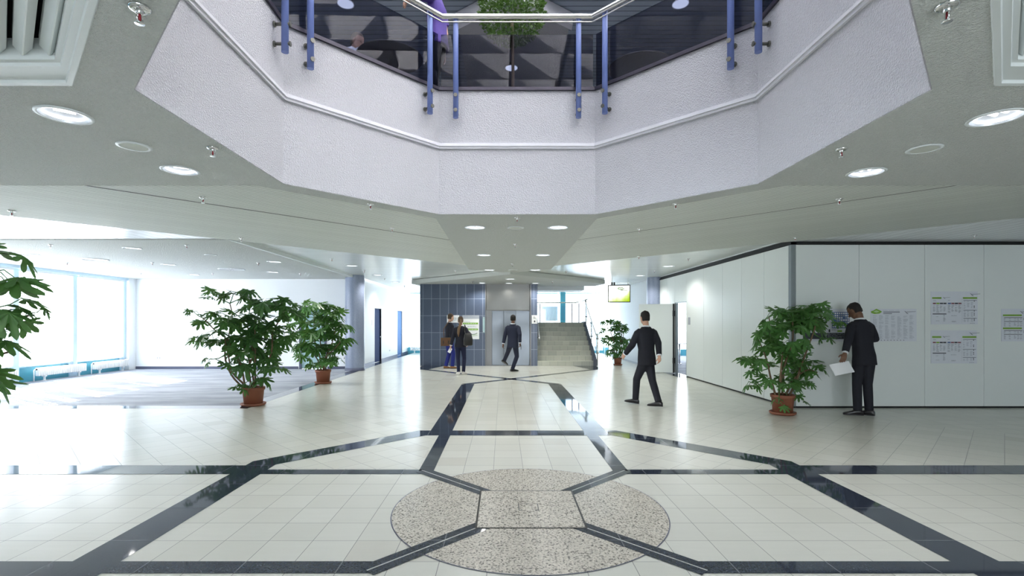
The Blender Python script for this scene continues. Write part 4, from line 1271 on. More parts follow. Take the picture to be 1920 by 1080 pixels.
# ================================================================ POSTERS
def poster(lab, x0, x1, z0, z1, y, builder, paper='paper', group='printed sheets on the folding partition'):
    t = thing('poster', lab, 'poster', ((x0 + x1) / 2, y, z0), 0, group); og = ((x0 + x1) / 2, y, z0)
    m = MB()
    # a slightly curled sheet: 8 strips, bottom corners lifting
    n = 8; rings = []
    fr, bk = [], []
    for i in range(n + 1):
        x = x0 + (x1 - x0) * i / n
        lift = .006 * (abs(i - n / 2) / (n / 2)) ** 3
        for zz, k in ((z0, 1), (z1, .3)):
            fr.append((x, y - .004 - lift * k, zz)); bk.append((x, y - .001, zz))
    v = fr + bk; o = len(fr)
    for i in range(n):
        a, b, c, d = 2 * i, 2 * i + 2, 2 * i + 3, 2 * i + 1
        m.add([v[a], v[b], v[c], v[d]], [(0, 1, 2, 3)]); m.add([v[o + d], v[o + c], v[o + b], v[o + a]], [(0, 1, 2, 3)])
    m.add([v[0], v[1], v[o + 1], v[o]], [(0, 1, 2, 3)]); m.add([v[2 * n], v[2 * n + 1], v[o + 2 * n + 1], v[o + 2 * n]], [(3, 2, 1, 0)])
    m.build('sheet', paper, t, og, fix=False)
    p = MB(); w, h = x1 - x0, z1 - z0
    def R(u0, u1, v0, v1, mat):
        """rectangle in sheet fractions, v from the top"""
        ym = y - (.0112 if (u1 - u0) * (v1 - v0) > .012 else .0122)
        p.add([(x0 + u0 * w, ym, z1 - v1 * h), (x0 + u1 * w, ym, z1 - v1 * h), (x0 + u1 * w, ym, z1 - v0 * h), (x0 + u0 * w, ym, z1 - v0 * h)], [(0, 1, 2, 3)], mat)
    builder(R, p, (x0, z1, w, h, y))
    p.build('print', ['ink_d', 'ink', 'ink_l', 'green', 'green_l', 'blue_ink', 'red_ink', 'paper_w'], t, og, fix=False)
    return t
def text_rows(R, u0, u1, v0, v1, rows, seed, mat=1, dens=.8, th=.45):
    r = random.Random(seed)
    for i in range(rows):
        if r.random() > dens: continue
        a = v0 + (v1 - v0) * i / rows
        u = u0
        e = u0 + (u1 - u0) * (.45 + .55 * r.random())
        while u < e:
            wl = (u1 - u0) * (.08 + .22 * r.random())
            R(u, min(e, u + wl), a, a + (v1 - v0) / rows * th, mat)
            u += wl + (u1 - u0) * .05
def emblem(p, geo, u, v, s):
    x0, z1, w, h, y = geo
    x = x0 + u * w; z = z1 - v * h; ym = y - .0115
    p.add([(x, ym, z), (x + .018 * s, ym, z - .001), (x + .075 * s, ym, z - .052 * s), (x + .048 * s, ym, z - .050 * s)], [(0, 3, 2, 1)], 1)
    p.add([(x + .03 * s, ym, z - .012 * s), (x + .2 * s, ym, z - .005 * s), (x + .2 * s, ym, z - .012 * s), (x + .05 * s, ym, z - .022 * s)], [(0, 3, 2, 1)], 1)
def agenda(R, p, geo):
    emblem(p, geo, .83, .06, 1.0); emblem(p, geo, .25, .17, .7)
    R(.02, .22, .175, .225, 3); R(.68, .985, .175, .225, 3); R(.66, .663, .23, .95, 2)
    text_rows(R, .04, .12, .265, .31, 2, 3, 2); text_rows(R, .36, .45, .265, .30, 1, 4, 1)
    for k, u in enumerate((.035, .11, .185, .26, .355, .43, .505, .58)):
        R(u, u + .068, .345, .385, (6, 3, 0, 0, 5, 6, 0, 6)[k]); 
        text_rows(R, u + .004, u + .062, .41, .62 + .04 * (k % 3 == 1), 11, 20 + k, 1, .85)
    R(.03, .325, .675, .70, 0); text_rows(R, .26, .32, .71, .94, 12, 31, 1, .9)
    text_rows(R, .10, .2, .76, .79, 1, 32, 2); text_rows(R, .1, .2, .89, .93, 2, 33, 1); text_rows(R, .43, .58, .73, .76, 1, 34, 2); text_rows(R, .44, .55, .9, .94, 2, 35, 1)
    for v in (.265, .565, .81): R(.69, .975, v, v + .018, 1)
    for i, u in enumerate((.695, .77, .85)): text_rows(R, u, u + .05, .30, .54, 9, 50 + i, 2, .8); text_rows(R, u, u + .05, .60, .78, 7, 60 + i, 2, .8); text_rows(R, u, u + .05, .84, .93, 4, 70 + i, 2, .8)
    for v in (.28, .43, .47, .58, .65, .70, .83, .87): R(.915, .93, v, v + .032, 0)
    text_rows(R, .83, .98, .965, .985, 1, 81, 1)
def listing(R, p, geo):
    x0, z1, w, h, y = geo
    c = [(.0, .08), (.06, .05), (.12, .0), (.2, .05), (.245, .09), (.19, .145), (.08, .16), (.01, .13)]
    p.add([(x0 + u * w, y - .0115, z1 - v * h) for u, v in c], [tuple(range(8))[::-1]], 3)
    c2 = [(.05, .09), (.12, .045), (.19, .09), (.12, .12)]
    p.add([(x0 + u * w, y - .0125, z1 - v * h) for u, v in c2], [(3, 2, 1, 0)], 4)
    R(.27, .63, .085, .115, 1); R(.27, .46, .135, .16, 1); text_rows(R, .26, .68, .045, .065, 1, 5, 2); emblem(p, geo, .73, .07, 1.1)
    for k in range(7): text_rows(R, .045 + k * .133, .145 + k * .133, .2, .93, 38, 100 + k, 2, .86, .42)
    for k in range(9): R(.15 + k * .07, .165 + k * .07, .955, .975, 0)
def plan(R, p, geo):
    R(0, 1, .74, .93, 0); R(.49, .505, .73, .94, 2); text_rows(R, .53, .98, .76, .91, 6, 8, 1, .9)
    R(.62, 1, .10, .60, 5)
    r = random.Random(9)
    for i in range(8):
        for j in range(7):
            if r.random() < .8: R(.635 + i * .046, .665 + i * .046, .12 + j * .068, .165 + j * .068, 7 if r.random() < .8 else 2)
    for i in range(8):
        for j in range(4): R(.10 + i * .05, .135 + i * .05, .42 + j * .06, .46 + j * .06, (5, 2, 3, 5, 7)[int(r.random() * 5)])
    R(.55, .585, .63, .72, 0); text_rows(R, .62, .72, .64, .70, 2, 12, 0); R(.74, .84, .66, .71, 3)
def programme(R, p, geo):
    R(.04, .62, .175, .225, 3); R(.04, .62, .575, .625, 3); emblem(p, geo, .56, .07, 1.0)
    for v0 in (.0, .395):
        R(.07, .63, v0 + .265, v0 + .28, 0); R(.07, .63, v0 + .385, v0 + .40, 0)
        for i, u in enumerate((.07, .22, .38, .48, .57)): text_rows(R, u, u + .07, v0 + .295, v0 + .37, 3, 210 + i, 1); text_rows(R, u, u + .07, v0 + .42, v0 + .55, 6, 220 + i, 1)
        text_rows(R, .66, .9, v0 + .28, v0 + .36, 2, 230, 1)
    text_rows(R, .6, .95, .965, .985, 1, 231, 0)
PX = lambda px: (px - VX) * YP / F
PZ = lambda py: EYE + (VY - py) * YP / F
poster('floor plan poster with blue grid, partly behind the fatsia and the reading man', PX(1505), PX(1592), PZ(640), PZ(579), YP, plan)
poster('wide list poster with a green oval picture in its top left corner', PX(1632), PX(1718), PZ(640), PZ(579), YP, listing)
poster('agenda sheet with two green bars, upper one of the stacked pair', PX(1745), PX(1832.5), PZ(608), PZ(546.5), YP, agenda)
poster('agenda sheet with two green bars, lower one of the stacked pair', PX(1745), PX(1831), PZ(681.5), PZ(619.5), YP, agenda)
poster('programme sheet with green bars cut off by the right picture edge', PX(1877), PX(1938), PZ(640), PZ(579), YP, programme)
# notice on the lift wall
LX = lambda px: (px - VX) * YL / F
LZ = lambda py: EYE + (VY - py) * YL / F
def notice(R, p, geo):
    R(0, 1, 0, .145, 2); text_rows(R, .1, .9, .03, .1, 2, 300, 1, .9, .25)
    text_rows(R, .1, .5, .27, .29, 1, 301, 1)
    for v in (.31, .555):
        R(.03, .93, v, v + .07, 3)
        r = random.Random(int(v * 100)); u = .10
        while u < .8:
            wl = .06 + .12 * r.random(); R(u, u + wl, v + .02, v + .05, 4); u += wl + .035
    text_rows(R, .3, .9, .43, .50, 3, 302, 2)
    x0, z1, w, h, y = geo
    def wave(pts, th, mat):
        for (a, b), (c, d) in zip(pts, pts[1:]):
            p.add([(x0 + a * w, y - .0115, z1 - (b + th) * h), (x0 + c * w, y - .0115, z1 - (d + th) * h), (x0 + c * w, y - .0115, z1 - (d - th) * h), (x0 + a * w, y - .0115, z1 - (b - th) * h)], [(0, 1, 2, 3)], mat)
    wave([(.3, .76), (.45, .79), (.6, .80), (.75, .785), (.88, .74)], .014, 1); wave([(.42, .93), (.6, .87), (.75, .845), (.9, .84)], .006, 3); wave([(.3, .79), (.5, .82), (.7, .815), (.9, .77)], .006, 3)
poster('white notice with two green bars beside the steel lift doors', LX(867), LX(898.5), LZ(636), LZ(591), YL, notice, 'paper_w', 'notices on the lift wall')
def blank(R, p, geo): text_rows(R, .1, .9, .2, .9, 5, 400, 2)
poster('small white notice behind the head of the brown haired man', LX(838), LX(861), LZ(605), LZ(591), YL, blank, 'paper_w', 'notices on the lift wall')
# pictogram plate on the narrow tiled strip
t = thing('lift_sign', 'white plate with black pictogram right of the lift doors', 'sign', (1.20, YL, LZ(605))); og = (1.20, YL, LZ(605))
m = MB(); m.rbox(LX(997), LX(1007.3), YL - .02, YL - .0005, LZ(607), LZ(591), .004); m.build('plate', 'plastic', t, og)
m = MB(); zc = LZ(602.6); xc = LX(1002.3)
m.lathe([(0, 0), (.03, 0)], (0, 0, 0), 16); 
q = MB()
for i in range(12):
    pass
q.add([(xc + .028 * math.cos(a), YL - .0215, zc + .038 * math.sin(a)) for a in [2 * math.pi * k / 16 for k in range(16)]], [tuple(range(16))])
for k in range(3): q.box(xc - .05, xc + .05 - .02 * k, YL - .022, YL - .0205, zc + .10 + k * .035, zc + .112 + k * .035)
q.build('pictogram', 'ink_d', t, og)
# glass sign standing out from the tiled wall
t = thing('glass_sign', 'narrow glass sign held by two steel pins beside the lift doors', 'sign', (LX(907), YL, LZ(622))); og = (LX(907), YL, LZ(622))
m = MB(); m.box(LX(905.2), LX(909), YL - .05, YL - .03, LZ(624), LZ(594)); m.build('glass_plate', 'teal_light', t, og)
for py in (595.5, 621.5):
    m = MB(); m.tube([(LX(907), YL - .075, LZ(py)), (LX(907), YL - .0005, LZ(py))], .022); m.build('pin', 'chrome', t, og)

# ================================================================ PLANTS
def leaf_verts(L, droop, rnd, lobes=7):
    """palmate leaf with fused finger lobes: centre at origin, pointing along +y"""
    V = [(0, .10 * L, .012 * L)]
    ring = []
    angs = [(-1 + 2 * i / (lobes - 1)) * 1.95 for i in range(lobes)]
    step = angs[1] - angs[0]
    for i, a in enumerate(angs):
        ln = L * (1 - .40 * (abs(a) / 1.95) ** 1.4) * (1 + rnd.uniform(-.06, .06))
        d = (math.sin(a), math.cos(a)); n = (d[1], -d[0]); w = L * .148 * (1 - .25 * abs(a) / 1.95)
        def P(r, o, lift):
            x = d[0] * r * ln + n[0] * o; y = d[1] * r * ln + n[1] * o + .10 * L
            rr = math.hypot(x, y) / L
            return (x, y, -droop * L * rr * rr + lift * L)
        va = a - step / 2
        if i == 0: ring.append((math.sin(va) * .16 * L, math.cos(va) * .16 * L + .1 * L, 0))
        ring += [P(.50, -w * .78, -.02), P(.68, -w * 1.0, -.035), P(.86, -w * .8, -.03), P(1.0, 0, -.01), P(.86, w * .8, -.03), P(.68, w * 1.0, -.035), P(.50, w * .78, -.02)]
        va = a + step / 2; rr = .46 if i < lobes - 1 else .16
        ring.append((math.sin(va) * rr * L, math.cos(va) * rr * L + .10 * L, -.03 * L - droop * L * .1))
    V += ring
    n = len(ring)
    Fc = [(0, i + 1, i + 2) for i in range(n - 1)]
    return V, Fc
def plant(lab, base, pot_r, pot_h, stems, clusters, leafL, seed, leaf='leafA', group='potted fatsia plants', depth=.28, per=6):
    """potted fatsia: terracotta pot and saucer, woody stems as given, rosettes of palmate leaves"""
    rnd = random.Random(seed)
    t = thing('potted_fatsia', lab, 'plant', (base[0], base[1], 0), 0, group); og = (base[0], base[1], 0)
    b = (base[0], base[1], .004)
    m = MB(); m.lathe([(0, 0), (pot_r * .95, 0), (pot_r * 1.08, .02), (pot_r * 1.10, .05), (pot_r * 1.02, .05), (pot_r * .80, .03), (0, .03)], b, 40); m.build('saucer', 'terracotta', t, og)
    m = MB(); m.lathe([(0, .032), (pot_r * .80, .032), (pot_r * .92, pot_h * .82), (pot_r * .94, pot_h * .83), (pot_r * 1.0, pot_h * .84), (pot_r * 1.02, pot_h * .99), (pot_r * .97, pot_h), (pot_r * .92, pot_h * .97), (pot_r * .90, pot_h * .86)], b, 40); m.build('pot', 'terracotta', t, og)
    m = MB(); m.lathe([(pot_r * .91, pot_h * .90), (pot_r * .5, pot_h * .93), (0, pot_h * .94)], b, 32); m.build('soil', 'soil', t, og)
    tips = []
    sm = []
    for pts, r in stems:
        P = [Vector(p) for p in pts]
        # smooth the polyline
        Q = []
        for i in range(len(P) - 1):
            p0 = P[max(0, i - 1)]; p1 = P[i]; p2 = P[i + 1]; p3 = P[min(len(P) - 1, i + 2)]
            for k in range(4):
                u = k / 4
                Q.append(.5 * ((2 * p1) + (p2 - p0) * u + (2 * p0 - 5 * p1 + 4 * p2 - p3) * u * u + (3 * p1 - p0 - 3 * p2 + p3) * u ** 3))
        Q.append(P[-1])
        s = MB(); s.tube(Q, [r * (1 - .55 * i / (len(Q) - 1)) for i in range(len(Q))], 8); s.build('stem', 'bark', t, og)
        sm += Q[len(Q) // 4:]
    fm_ = MB()
    for (c, size, n) in clusters:
        pm = MB(); n = max(3, round(n * .82))
        c = Vector(c)
        near = min(sm, key=lambda q: (q - c).length) if sm else Vector(b)
        if (near - c).length > .03: pm.tube([near, (near + c) / 2 + Vector((0, 0, -.02)), c], [.010, .008, .007], 6)
        for k in range(n):
            az = k * 2.399 + rnd.uniform(-.4, .4) + seed
            tilt = rnd.uniform(.05, 1.0)
            pet = rnd.uniform(.4, .75) * size
            d = Vector((math.cos(az) * math.cos(tilt * .6), math.sin(az) * math.cos(tilt * .6), .55 - tilt * .9)).normalized()
            p = c + d * pet + Vector((0, 0, rnd.uniform(-.07, .07)))
            L = leafL * size / .235 * rnd.uniform(.75, 1.15)
            V, Fc = leaf_verts(L, rnd.uniform(.10, .4), rnd)
            out = Vector((math.cos(az), math.sin(az), rnd.uniform(-1.25, .25))).normalized()
            side = Vector((-math.sin(az), math.cos(az), rnd.uniform(-.65, .65))).normalized()
            side = (side - out * side.dot(out)).normalized(); nn = side.cross(out) * -1
            if nn.z < 0: nn = -nn; side = -side
            Mx = Matrix((( side.x, out.x, nn.x, p.x), (side.y, out.y, nn.y, p.y), (side.z, out.z, nn.z, p.z), (0, 0, 0, 1)))
            fm_.add([Mx @ Vector(v) for v in V], Fc, 0)
            pm.tube([c, c + d * pet * .6 + Vector((0, 0, .01)), p], [.007, .005, .004], 5)
        pm.build('leaf_stalks', leaf, t, og)
    fm_.build('foliage', leaf, t, og, fix=False)
    return t
def px_plant(lab, base_px, Y, pot_r, pot_h, stem_px, cl_px, leafL, seed, leaf, depth, sizes, per):
    """stems and rosettes read off the photograph at the plant's own distance, spread in depth"""
    rnd = random.Random(seed)
    X = (base_px - VX) * Y / F
    def w(p, dy): 
        v = at(p[0], p[1], Y); v.y = Y + dy; 
        return v
    stems = []
    ends = []
    for pts in stem_px:
        dy = rnd.uniform(-depth, depth); n = len(pts)
        d0 = rnd.uniform(-.5, .5) * pot_r
        stems.append(([w(p, d0 + (dy - d0) * (i / (n - 1)) ** 1.3) for i, p in enumerate(pts)], .021))
    cl = []
    for p in cl_px:
        s = (p[2] if len(p) > 2 else 1.0) * sizes
        n = int(p[3]) if len(p) > 3 else per
        cl.append((w(p, rnd.uniform(-depth, depth)), s, n))
    return plant(lab, (X, Y), pot_r, pot_h, stems, cl, leafL, seed, leaf)
za = lambda p, ox, oy, s: (ox + p[0] / s, oy + p[1] / s)
A_ = lambda *p: [za(q, 355, 525, 4.322) + tuple(q[2:]) for q in p]
px_plant('tall open fatsia with bent bare stems at the carpet corner', 475, 10.0, .215, .37,
  [A_((445, 885), (340, 770), (288, 610), (322, 450), (352, 300), (335, 190)), A_((585, 875), (625, 700), (655, 560), (650, 430), (700, 300), (660, 200)), A_((500, 880), (478, 700), (518, 600), (480, 440), (470, 330)),
   A_((540, 880), (540, 700), (560, 520), (570, 380)), A_((515, 880), (490, 720), (440, 560), (420, 470)), A_((462, 880), (440, 720), (400, 600), (340, 480), (260, 410), (175, 310)), A_((430, 850), (345, 740), (350, 640), (345, 470))],
  A_((330, 110, 1.1, 8), (250, 110, .8, 4), (130, 110, .8, 5), (420, 95, .9, 5), (200, 270, .9, 7), (95, 340, .75, 4), (90, 260, .6, 3), (250, 440, 1.1, 8), (290, 510, 1.1, 8), (170, 490, .8, 4), (240, 635, .7, 4), (430, 290, 1.2, 8), (390, 340, 1.1, 7),
     (650, 190, 1.2, 9), (760, 170, 1.1, 8), (560, 190, 1.0, 7), (820, 250, 1.1, 7), (480, 200, .9, 5), (540, 300, 1.2, 9), (600, 370, 1.2, 8), (430, 450, 1.2, 8), (480, 560, 1.2, 9), (580, 560, 1.2, 9), (670, 490, 1.1, 8), (740, 430, .9, 5), (590, 640, 1.1, 7), (450, 650, 1.1, 7),
     (710, 700, 1.0, 7), (600, 800, .9, 6), (480, 850, .7, 6), (340, 600, .8, 5), (520, 470, 1.1, 7), (700, 290, 1.0, 6), (640, 430, 1.0, 6), (360, 660, .7, 4)), .23, 11, 'leafA', .32, .245, 7)
B_ = lambda *p: [za(q, 540, 560, 6.75) + tuple(q[2:]) for q in p]
px_plant('bushy round fatsia before the teal door and blue-grey column', 606, 13.6, .205, .37,
  [B_((410, 910), (340, 760), (200, 600), (140, 470)), B_((430, 910), (400, 700), (330, 560), (300, 400), (280, 200)), B_((450, 910), (440, 700), (400, 520), (430, 300)), B_((480, 910), (500, 700), (560, 560), (600, 380)), B_((465, 910), (470, 760), (600, 640), (700, 540))],
  B_((300, 60, .9, 6), (480, 90, 1, 8), (390, 110, 1, 8), (600, 200, 1, 8), (700, 340, .9, 7), (600, 330, 1, 8), (700, 520, .9, 7), (620, 500, 1, 8), (480, 460, 1, 8), (370, 420, 1, 8), (250, 420, 1, 8), (130, 430, 1, 7), (150, 600, 1, 7), (250, 590, 1, 7), (220, 290, 1, 7), (320, 200, 1, 8), (440, 240, 1, 8), (120, 200, 1, 6), (40, 320, .8, 5),
     (620, 640, .9, 7), (660, 760, .7, 4), (590, 740, .9, 6), (520, 760, .9, 6), (290, 830, .8, 5), (350, 640, 1, 8), (450, 620, 1, 8), (540, 600, 1, 8), (230, 730, .9, 5), (530, 350, 1, 7), (560, 130, .9, 6)), .25, 23, 'leafB', .36, .26, 7)
C_ = lambda *p: [za(q, 1000, 610, 9.6) + tuple(q[2:]) for q in p]
px_plant('small fatsia in a brown pot right of the stair railing', 1158.5, 19.4, .155, .29,
  [C_((1510, 600), (1480, 400), (1420, 220), (1390, 50), (1410, -60)), C_((1530, 600), (1570, 350), (1600, 100), (1560, -30)), C_((1550, 600), (1610, 300), (1650, 60)), C_((1500, 600), (1440, 440), (1400, 330))],
  C_((1270, -60, .8, 4), (1420, -60, 1, 7), (1560, -10, 1, 7), (1640, 30, .9, 6), (1260, 80, .9, 4), (1450, 60, 1, 8), (1580, 100, 1, 8), (1280, 280, .9, 4), (1420, 220, 1, 8), (1540, 230, 1, 8), (1620, 280, 1, 7), (1450, 360, 1, 8), (1390, 470, .9, 6), (1500, 490, .9, 7), (1600, 400, 1, 7), (1690, 290, .8, 4)), .23, 37, 'leafA', .22, .24, 7)
D_ = lambda *p: [za(q, 1380, 540, 4.153) + tuple(q[2:]) for q in p]
px_plant('leafy fatsia in a terracotta pot before the partition corner', 1467.5, 9.02, .20, .36,
  [D_((400, 860), (460, 740), (490, 620), (540, 460), (580, 320), (590, 200)), D_((345, 860), (355, 720), (380, 560), (410, 420), (390, 260)), D_((335, 860), (335, 640), (325, 480)), D_((310, 860), (280, 700), (270, 560), (230, 400)), D_((370, 860), (390, 600), (330, 400), (320, 220)), D_((385, 860), (450, 720), (560, 640), (640, 660))],
  D_((320, 170, 1, 7), (420, 190, 1.1, 8), (520, 150, .9, 5), (600, 160, 1.1, 8), (720, 160, 1.0, 6), (690, 230, .8, 5), (210, 270, 1, 7), (180, 360, .9, 6), (240, 440, 1.1, 8), (300, 350, 1.1, 8), (380, 310, 1.1, 8), (450, 260, 1.1, 8), (560, 260, 1.1, 8), (640, 280, 1, 6), (160, 550, .9, 6), (230, 580, 1, 7), (400, 420, 1.1, 8), (480, 470, 1.0, 7), (450, 570, 1.1, 8),
     (600, 570, 1.0, 6), (690, 395, .7, 3), (610, 650, .9, 6), (600, 750, .8, 4), (190, 650, .8, 5), (165, 750, .8, 5), (235, 760, .8, 4), (300, 720, 1, 7), (370, 740, 1, 7), (510, 660, 1, 7), (480, 740, .9, 6), (262, 880, .7, 4), (480, 860, .7, 4), (600, 610, .9, 5), (330, 500, 1, 7), (850, 235, .9, 3)), .21, 51, 'leafB', .30, .225, 7)
px_plant('large leaved fatsia reaching into the picture from the left edge', -95, 4.55, .22, .38,
  [[(-95, 920), (-70, 760), (-60, 640), (-50, 560), (-20, 520)], [(-95, 920), (-100, 740), (-60, 680), (-20, 660)], [(-90, 920), (-60, 700), (-30, 610), (20, 590)], [(-105, 920), (-140, 650), (-120, 480)]],
  [(10, 515, 1.15, 9), (35, 580, 1.05, 9), (-5, 640, .95, 7), (-8, 698, 1.0, 8), (60, 588, .7, 4), (-60, 560, 1.1, 7), (-70, 640, 1.1, 7), (-120, 470, 1.1, 7), (-130, 590, 1.1, 7), (-40, 470, 1, 5), (-20, 600, .9, 5), (-80, 720, 1, 6)], .23, 67, 'leafB', .25, .25, 6)

# clipped ball tree on the upper floor
bc = at(960, 20, 9.2); bc.z += .02
t = thing('ball_tree', 'clipped green ball tree standing behind the balcony glass', 'tree', (bc.x, bc.y, 4.95)); og = (bc.x, bc.y, 4.95)
m = MB(); m.lathe([(0, 0.004), (.26, .004), (.32, .50), (.34, .52), (.30, .52), (.28, .46), (0, .46)], (bc.x, bc.y, 4.95), 32); m.build('pot', 'slate', t, og)
m = MB(); m.tube([(bc.x, bc.y, 5.4), (bc.x + .02, bc.y, 6.2), (bc.x, bc.y, bc.z - .2)], [.035, .03, .028], 10); m.build('trunk', 'bark', t, og)
rnd = random.Random(5); m = MB()
for i in range(3400):
    u = rnd.uniform(-1, 1); a = rnd.uniform(0, 6.283); r = .60 * rnd.uniform(.80, 1.03) if i < 2800 else .55 * rnd.uniform(.3, .8)
    d = Vector((math.sqrt(1 - u * u) * math.cos(a), math.sqrt(1 - u * u) * math.sin(a), u))
    p = bc + d * r
    f = (d + Vector((rnd.uniform(-.9, .9), rnd.uniform(-.9, .9), rnd.uniform(-.4, .9)))).normalized()
    s = f.cross(Vector((rnd.uniform(-1, 1), rnd.uniform(-1, 1), rnd.uniform(-1, 1)))).normalized(); n_ = f.cross(s)
    L = rnd.uniform(.045, .075)
    m.add([p - f * L * .2, p + f * L * .4 + s * L * .34 + n_ * .006, p + f * L, p + f * L * .4 - s * L * .34 + n_ * .006], [(0, 1, 2), (0, 2, 3)])
m.build('foliage', 'leafT', t, og, fix=False)
# ================================================================ PEOPLE
def ell(c, ax, ay, rx, ry, n=20, p=2.0):
    out = []
    for j in range(n):
        a = 2 * math.pi * j / n; ca, sa = math.cos(a), math.sin(a)
        x = math.copysign(abs(ca) ** (2 / p), ca) * rx; y = math.copysign(abs(sa) ** (2 / p), sa) * ry
        out.append(c + ax * x + ay * y)
    return out
def ik(a, b, l1, l2, pole):
    """middle joint of a two-bone chain from a to b bending towards pole"""
    d = b - a; L = min(d.length, (l1 + l2) * .999); u = d.normalized()
    x = (l1 * l1 - l2 * l2 + L * L) / (2 * L); h = math.sqrt(max(0, l1 * l1 - x * x))
    p = (pole - u * pole.dot(u)).normalized()
    return a + u * x + p * h, a + u * L
def remesh(ob, voxel, smooth=4):
    m = ob.modifiers.new('r', 'REMESH'); m.mode = 'VOXEL'; m.voxel_size = voxel
    s = ob.modifiers.new('s', 'SMOOTH'); s.factor = .5; s.iterations = smooth
    dg = bpy.context.evaluated_depsgraph_get()
    me = bpy.data.meshes.new_from_object(ob.evaluated_get(dg))
    ob.modifiers.clear()
    old = ob.data; mats = list(old.materials); ob.data = me
    me.materials.clear()
    for x in mats: me.materials.append(x)
    for p in me.polygons: p.use_smooth = True; p.material_index = 0
    nm = old.name; bpy.data.meshes.remove(old); me.name = nm
def person(label, loc, heading, H, feet, hands, lean=.04, twist=0., head=(0, 0), mats=None, sit=False, hip_dz=0., curl=.5, hairlen='short', hem=-.085, sleeve=1.0, female=False, hipxy=(0, 0), palms=None, open_jacket=False, voxel=.0055):
    """feet: (world point of the sole under the ankle, toe heading, pitch) left, right; hands: world wrist points left, right"""
    M_ = mats
    t = thing('person', label, 'person', loc, heading, None)
    Rz = Matrix.Rotation(-heading, 3, 'Z'); L0 = Vector(loc)
    def loc_(p): return Rz @ (Vector(p) - L0)
    hipc = Vector((hipxy[0], hipxy[1], .515 * H + hip_dz))
    TR = Matrix.Rotation(twist, 3, 'Z') @ Matrix.Rotation(-lean, 3, 'X')
    def tw(x, y, z): return hipc + TR @ Vector((x * H, y * H, z * H))
    ax, ay = TR @ Vector((1, 0, 0)), TR @ Vector((0, 1, 0))
    PX_, PY_ = Vector((1, 0, 0)), Vector((0, 1, 0))
    sw = .098 if not female else .086
    # legs by inverse kinematics
    legs = []
    for i, s in enumerate((-1, 1)):
        fp, fh, pitch = feet[i]; f = loc_(fp)
        ank = f + Vector((0, 0, .045 * H))
        hp = hipc + Vector((s * .046 * H, 0, -.02 * H))
        fwd = Vector((-math.sin(fh - heading), math.cos(fh - heading), 0))
        kn, an = ik(hp, ank, .232 * H, .224 * H, (fwd + Vector((0, .6, 0))).normalized())
        legs.append((hp, kn, an, fwd, pitch, f))
    arms = []
    for i, s in enumerate((-1, 1)):
        sh = tw(s * sw, -.004, .292); w = loc_(hands[i])
        el, wr = ik(sh, w, .172 * H, .150 * H, TR @ Vector((s * .45, -1, -.15)))
        arms.append((sh, el, wr))
    nk = tw(0, -.006, .325); HY, HP = head
    HR_ = TR @ Matrix.Rotation(HY, 3, 'Z') @ Matrix.Rotation(-HP, 3, 'X')
    hb = tw(0, .002, .352)      # chin level, centre of the head's base
    def hw(x, y, z): return hb + HR_ @ Vector((x * H, y * H, z * H))
    hx, hy = HR_ @ Vector((1, 0, 0)), HR_ @ Vector((0, 1, 0))
    # ---------------- body
    b = MB()
    f_ = .93 if female else 1.0
    TS = [(-.04, .074, .058, 0), (0, .086, .064, -.002), (.05, .082 * f_, .058, 0), (.09, .076 * f_, .054, .002), (.15, .084, .06, .004), (.21, .092 * f_, .062, .003), (.262, .088 * f_, .050, -.002), (.286, .066, .040, -.004), (.305, .044, .036, -.006)]
    b.loft([ell(tw(0, y, z), ax, ay, rx * H, ry * H) for z, rx, ry, y in TS])
    b.tube([tw(0, -.008, .28), nk, hw(0, -.010, .012), hw(0, -.006, .05)], [(.038 * H), .0305 * H, .0295 * H, .029 * H], 16)
    HS = [(-.002, .012, .014, .026), (.008, .026, .030, .019), (.022, .035, .042, .009), (.042, .040, .050, .003), (.062, .0425, .0545, .0), (.085, .043, .056, -.003), (.104, .039, .050, -.004), (.120, .028, .036, -.005), (.129, .012, .016, -.005)]
    b.loft([ell(hw(0, y, z), hx, hy, rx * H, ry * H, 24) for z, rx, ry, y in HS])
    b.tube([hw(0, .050, .070), hw(0, .060, .052), hw(0, .064, .043), hw(0, .052, .036)], [.005 * H, .0075 * H, .0095 * H, .006 * H], 8)
    for s in (-1, 1):
        b.loft([ell(hw(s * .044, -.004 + .002 * k, .036 + .013 * k), hx, hy, .005 * H, (.007, .012, .015, .010)[k] * H, 10) for k in range(4)])
    for (sh, el, wr), s in zip(arms, (-1, 1)):
        b.tube([sh + TR @ Vector((-s * .018 * H, 0, -.014 * H)), sh.lerp(el, .3), sh.lerp(el, .75), el, el.lerp(wr, .3), el.lerp(wr, .8), wr], [q * H for q in (.024, .026, .025, .023, .0235, .018, .0155)], 12)
        # hand: palm, four unequal bent fingers, thumb
        d = (wr - el).normalized()
        pn = None
        if palms and palms[0 if s < 0 else 1] is not None: pn = Rz @ Vector(palms[0 if s < 0 else 1])
        else: pn = TR @ Vector((-s, 0, 0))
        pn = (pn - d * pn.dot(d)).normalized(); sd = d.cross(pn)     # across the palm
        if sd.dot(TR @ Vector((0, 1, 0))) < 0: sd = -sd               # thumb side forward
        h0 = wr; h1 = wr + d * .056 * H
        b.loft([ell(wr.lerp(h1, k), sd, pn, (.0155, .021, .0235, .0225)[i] * H, (.0125, .012, .0105, .008)[i] * H, 12) for i, k in enumerate((-.05, .35, .7, 1.0))])
